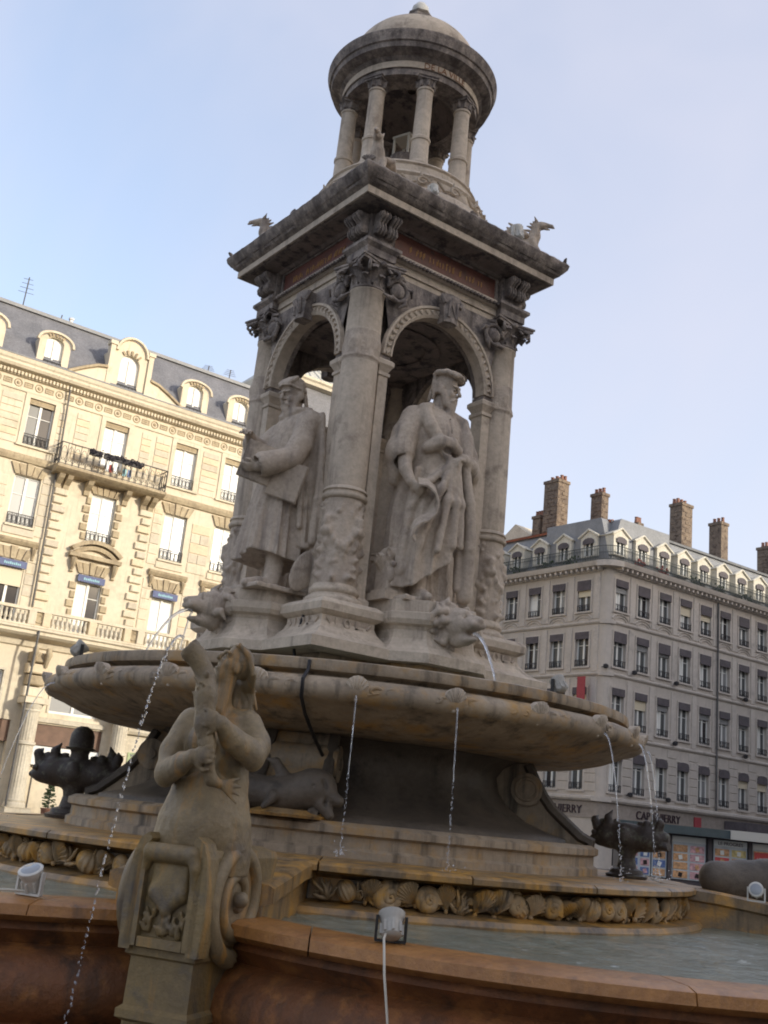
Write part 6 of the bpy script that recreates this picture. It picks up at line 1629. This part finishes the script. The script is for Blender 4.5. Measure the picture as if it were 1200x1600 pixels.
def dolphin():
    o = thing('stone_dolphin', 'weathered stone dolphin lying on the step under the basin, beside the near mermaid', 'dolphin', (-1.66, -1.72, 1.53), rad(-36))
    S = Sculpt((-.75, -.3, -.02), (.45, .3, .5), .0115)
    S.chain([(.18, 0, .22), (-.05, .0, .16), (-.35, .04, .17), (-.6, .06, .18)], [.16, .13, .13, .09], .05); S.ell((.22, -.02, .23), (.16, .14, .15), .03); S.chain([(.28, -.08, .12), (.34, -.1, .04)], [.07, .04], .02)
    S.ell((.2, -.15, .25), (.03, .02, .026), .01); S.ell((.2, -.168, .25), .013, .004, None, True); S.chain([(.27, -.14, .3), (.31, -.12, .2), (.3, -.13, .12)], .018, .01, True)
    S.chain([(-.02, 0, .26), (-.12, 0, .4), (-.2, 0, .42)], [.06, .035, .012], .02); S.chain([(-.58, .06, .2), (-.66, .0, .34), (-.7, -.1, .42)], [.08, .05, .02], .03); S.chain([(-.64, .02, .3), (-.7, .14, .38)], [.05, .02], .02); S.chain([(.3, -.06, .2), (.40, -.09, .15)], [.07, .045], .03)
    S.chain([(-.1, -.13, .14), (-.16, -.22, .06)], [.05, .02], .02); S.roughen(.002, 34)
    inst('dolphin_body', S.mesh('dolphin_body', 'dark_wet_shade'), o)
    m = MB(); m.lathe([(.32, 0), (.33, .02), (.2, .06)], 24); m.build('rock', 'wet_stone', o)
dolphin()

# ================================================================== floodlights, cables, jets
def floodlight(loc, rz, tilt, label, mat='lamp_grey', s=1., cable=None):
    s *= .8
    o = thing('floodlight', label, 'floodlight', loc, rz, 'floodlights on the fountain')
    R = Matrix.Rotation(tilt, 4, 'X') @ Matrix.Scale(s, 4); T = Matrix.Translation((0, 0, .13*s))
    m = MB(); m.lathe([(.03, -.12), (.05, -.115), (.065, -.1), (.068, -.02), (.075, .0), (.085, .02), (.088, .05), (.08, .055)], 20)
    for a in range(8): m.cbox((.07*math.cos(a*PI/4), .07*math.sin(a*PI/4), -.06), (.008, .008, .035))
    m.build('lamp_housing', mat, o, smooth=40, M=T @ R)
    m = MB(); m.lathe([(.078, .05), (.05, .062), (.0, .066)], 20); m.build('lens', 'lamp_glass', o, smooth=50, M=T @ R)
    m = MB()
    for sx in (-1, 1): m.box(sx*.096*s-.006, sx*.096*s+.006, -.018*s, .018*s, .005, .16*s)
    m.box(-.1*s, .1*s, -.02*s, .02*s, 0, .012); m.build('bracket', 'lamp_black' if mat == 'lamp_grey' else mat, o)
    if cable:
        m = MB(); m.tube(cable, .0065, 6); m.build('cable', 'cable_pale', o, smooth=60)
    return o
a = rad(239.2); q = lobe(a, 2.93); lx, ly = q*math.cos(a), q*math.sin(a)
floodlight((lx, ly, .985), a+PI/2, rad(-35), 'grey floodlight with a pale cable on the orange coping, right of the mermaid', 'lamp_grey', 1.0,
           [(0, -.0, .02), (-.03, -.05, .05), (-.05, -.14, .03), (-.055, -.24, -.02), (-.05, -.29, -.12), (-.035, -.31, -.22), (-.015, -.33, -.35), (-.03, -.35, -.47), (-.05, -.38, -.6), (-.035, -.42, -.74), (-.03, -.45, -.84)])
a = rad(215.2); q = lobe(a, 2.93)
floodlight((q*math.cos(a), q*math.sin(a), .985), a+PI/2, rad(30), 'pale floodlight on the coping at the far left, left of the mermaid', 'lamp_white', 1.0, [(0, 0, .02), (-.1, -.04, .02), (-.3, -.1, .0), (-.5, -.18, -.1)])
floodlight((2.72*math.cos(rad(169)), 2.72*math.sin(rad(169)), 2.715), rad(169)+PI/2, rad(-40), 'grey floodlight tilted on the left lip of the upper basin', 'lamp_grey', 1.0)
floodlight((2.72*math.cos(rad(275)), 2.72*math.sin(rad(275)), 2.715), rad(275)+PI/2, rad(-35), 'grey floodlight tilted on the right lip of the upper basin', 'lamp_grey', .95)
floodlight((.68, -1.3, 7.735), rad(200), rad(15), 'white floodlight on the cornice beside the right griffin', 'lamp_white', 1.15)
floodlight((-.52, -1.32, 7.725), rad(180), rad(20), 'small pale floodlight at the middle of the right cornice edge', 'lamp_white', .8)
m = MB(); m.tube([(0, 0, 0), (.12, .02, .0)], [.045, .05], 10); m.tube([(-.02, 0, -.05), (.0, 0, 0)], .02, 6)
floodlight((2.15, -3.3, 1.215), rad(300), rad(75), 'white floodlight lying on the buttress at the right edge', 'lamp_white', .9)
# black hose from the pedestal over the basin
hs = [(-1.14, -1.06, 3.42), (-1.2, -.9, 3.28), (-1.2, -.84, 3.12), (-1.26, -.92, 3.0), (-1.32, -1.0, 2.93), (-1.34, -1.1, 2.78), (-1.5, -1.4, 2.68), (-1.78, -1.98, 2.71), (-1.85, -2.11, 2.69), (-1.86, -2.12, 2.62), (-1.98, -2.25, 2.53), (-1.97, -2.24, 2.40), (-1.8, -2.05, 2.3), (-1.5, -1.75, 2.16), (-1.2, -1.5, 2.0)]
m = MB(); m.tube(hs, .015, 8); m.build('hose', 'cable_black', None, smooth=60, label='black hose running from the near column plinth over the upper basin rim', category='hose')
def jet(start, vel, z_end, label, r=.011, breakup=.5, seed=1, n=46, tm=None):
    rs = random.Random(seed); P = []; r *= .62
    v = Vector(vel); g = 9.81; s = Vector(start)
    T = (v.z+math.sqrt(max(0, v.z*v.z+2*g*(s.z-z_end))))/g
    m = MB(); nb = int(n*breakup); prev = []
    for i in range(n+1):
        t = T*(i/n)**.75; p = s+v*t+Vector((0, 0, -.5*g*t*t)); p += Vector((rs.gauss(0, .0012), rs.gauss(0, .0012), 0))*(i/n)
        P.append(p)
    m.tube(P[:nb+1], [r*(1.1-.5*i/max(1, nb)+rs.uniform(-.12, .12)) for i in range(nb+1)], 6); dm_ = m; m = MB()
    for i in range(nb, n):
        for q in range(4):
            p = P[i].lerp(P[i+1], rs.random()); rr = r*rs.uniform(.25, .8); m.ball((p.x+rs.gauss(0, r*.6), p.y+rs.gauss(0, r*.6), p.z), (rr, rr, rr*rs.uniform(1, 2.6)), 6, 5)
    e = P[-1]
    for i in range(26):
        an = rs.uniform(0, 2*PI); q = abs(rs.gauss(0, .07)); rr = rs.uniform(.003, .008); m.ball((e.x+q*math.cos(an), e.y+q*math.sin(an), e.z+abs(rs.gauss(0, .05))), rr, 5, 4)
    o = dm_.build('water_jet', 'jet', None, smooth=60, label=label, category='water jet', group='falling water jets')
    m.build('droplets', 'jet', o, smooth=60, kind='stuff')
    return o
def rj(a, v, ze, label, **k):
    a = rad(a); jet((2.98*math.cos(a), 2.98*math.sin(a), 2.44), (v*math.cos(a), v*math.sin(a), 0), ze, label, **k)
rj(236.5, .12, 1.3, 'thin water jet from the upper basin shell nearest the black hose', seed=2, breakup=.65)
rj(251.5, .1, 1.24, 'thin water jet falling straight from the middle shell of the upper basin', seed=3, breakup=.6)
rj(281.5, .42, 1.3, 'slanting water jet from the right side of the upper basin, left of its pair', seed=4, breakup=.7, r=.011)
rj(296.5, .38, 1.3, 'slanting water jet from the right end of the upper basin, right of its pair', seed=5, breakup=.6)
rj(311.5, .3, 1.3, 'thin water jet falling behind the right end of the upper basin', seed=8, breakup=.5)
rj(176.5, .75, 1.3, 'faint water jet from the left end of the upper basin, in front of the shop', seed=6, breakup=.8, r=.008)
jet((0.01, -1.86, 3.25), (.12, -1.0, -.1), 2.66, 'water jet pouring from the right lion head into the basin', r=.024, breakup=.95, seed=7)
jet((-1.86, .0, 3.26), (-.25, .0, -.1), 2.66, 'water jet dropping from the left lion head behind the mermaid', r=.016, breakup=.8, seed=9)
jet((-1.88, -.02, 3.27), (-1.3, -.15, .1), 2.3, 'broad spray arching left from the mouth of the left lion head', r=.022, breakup=.7, seed=12)
jet((-3.63, -3.58, 2.45), (-.42, .12, .45), .2, 'broken chain of drops falling from the mouth of the mermaid\'s fish', r=.012, breakup=.12, seed=10, n=60)
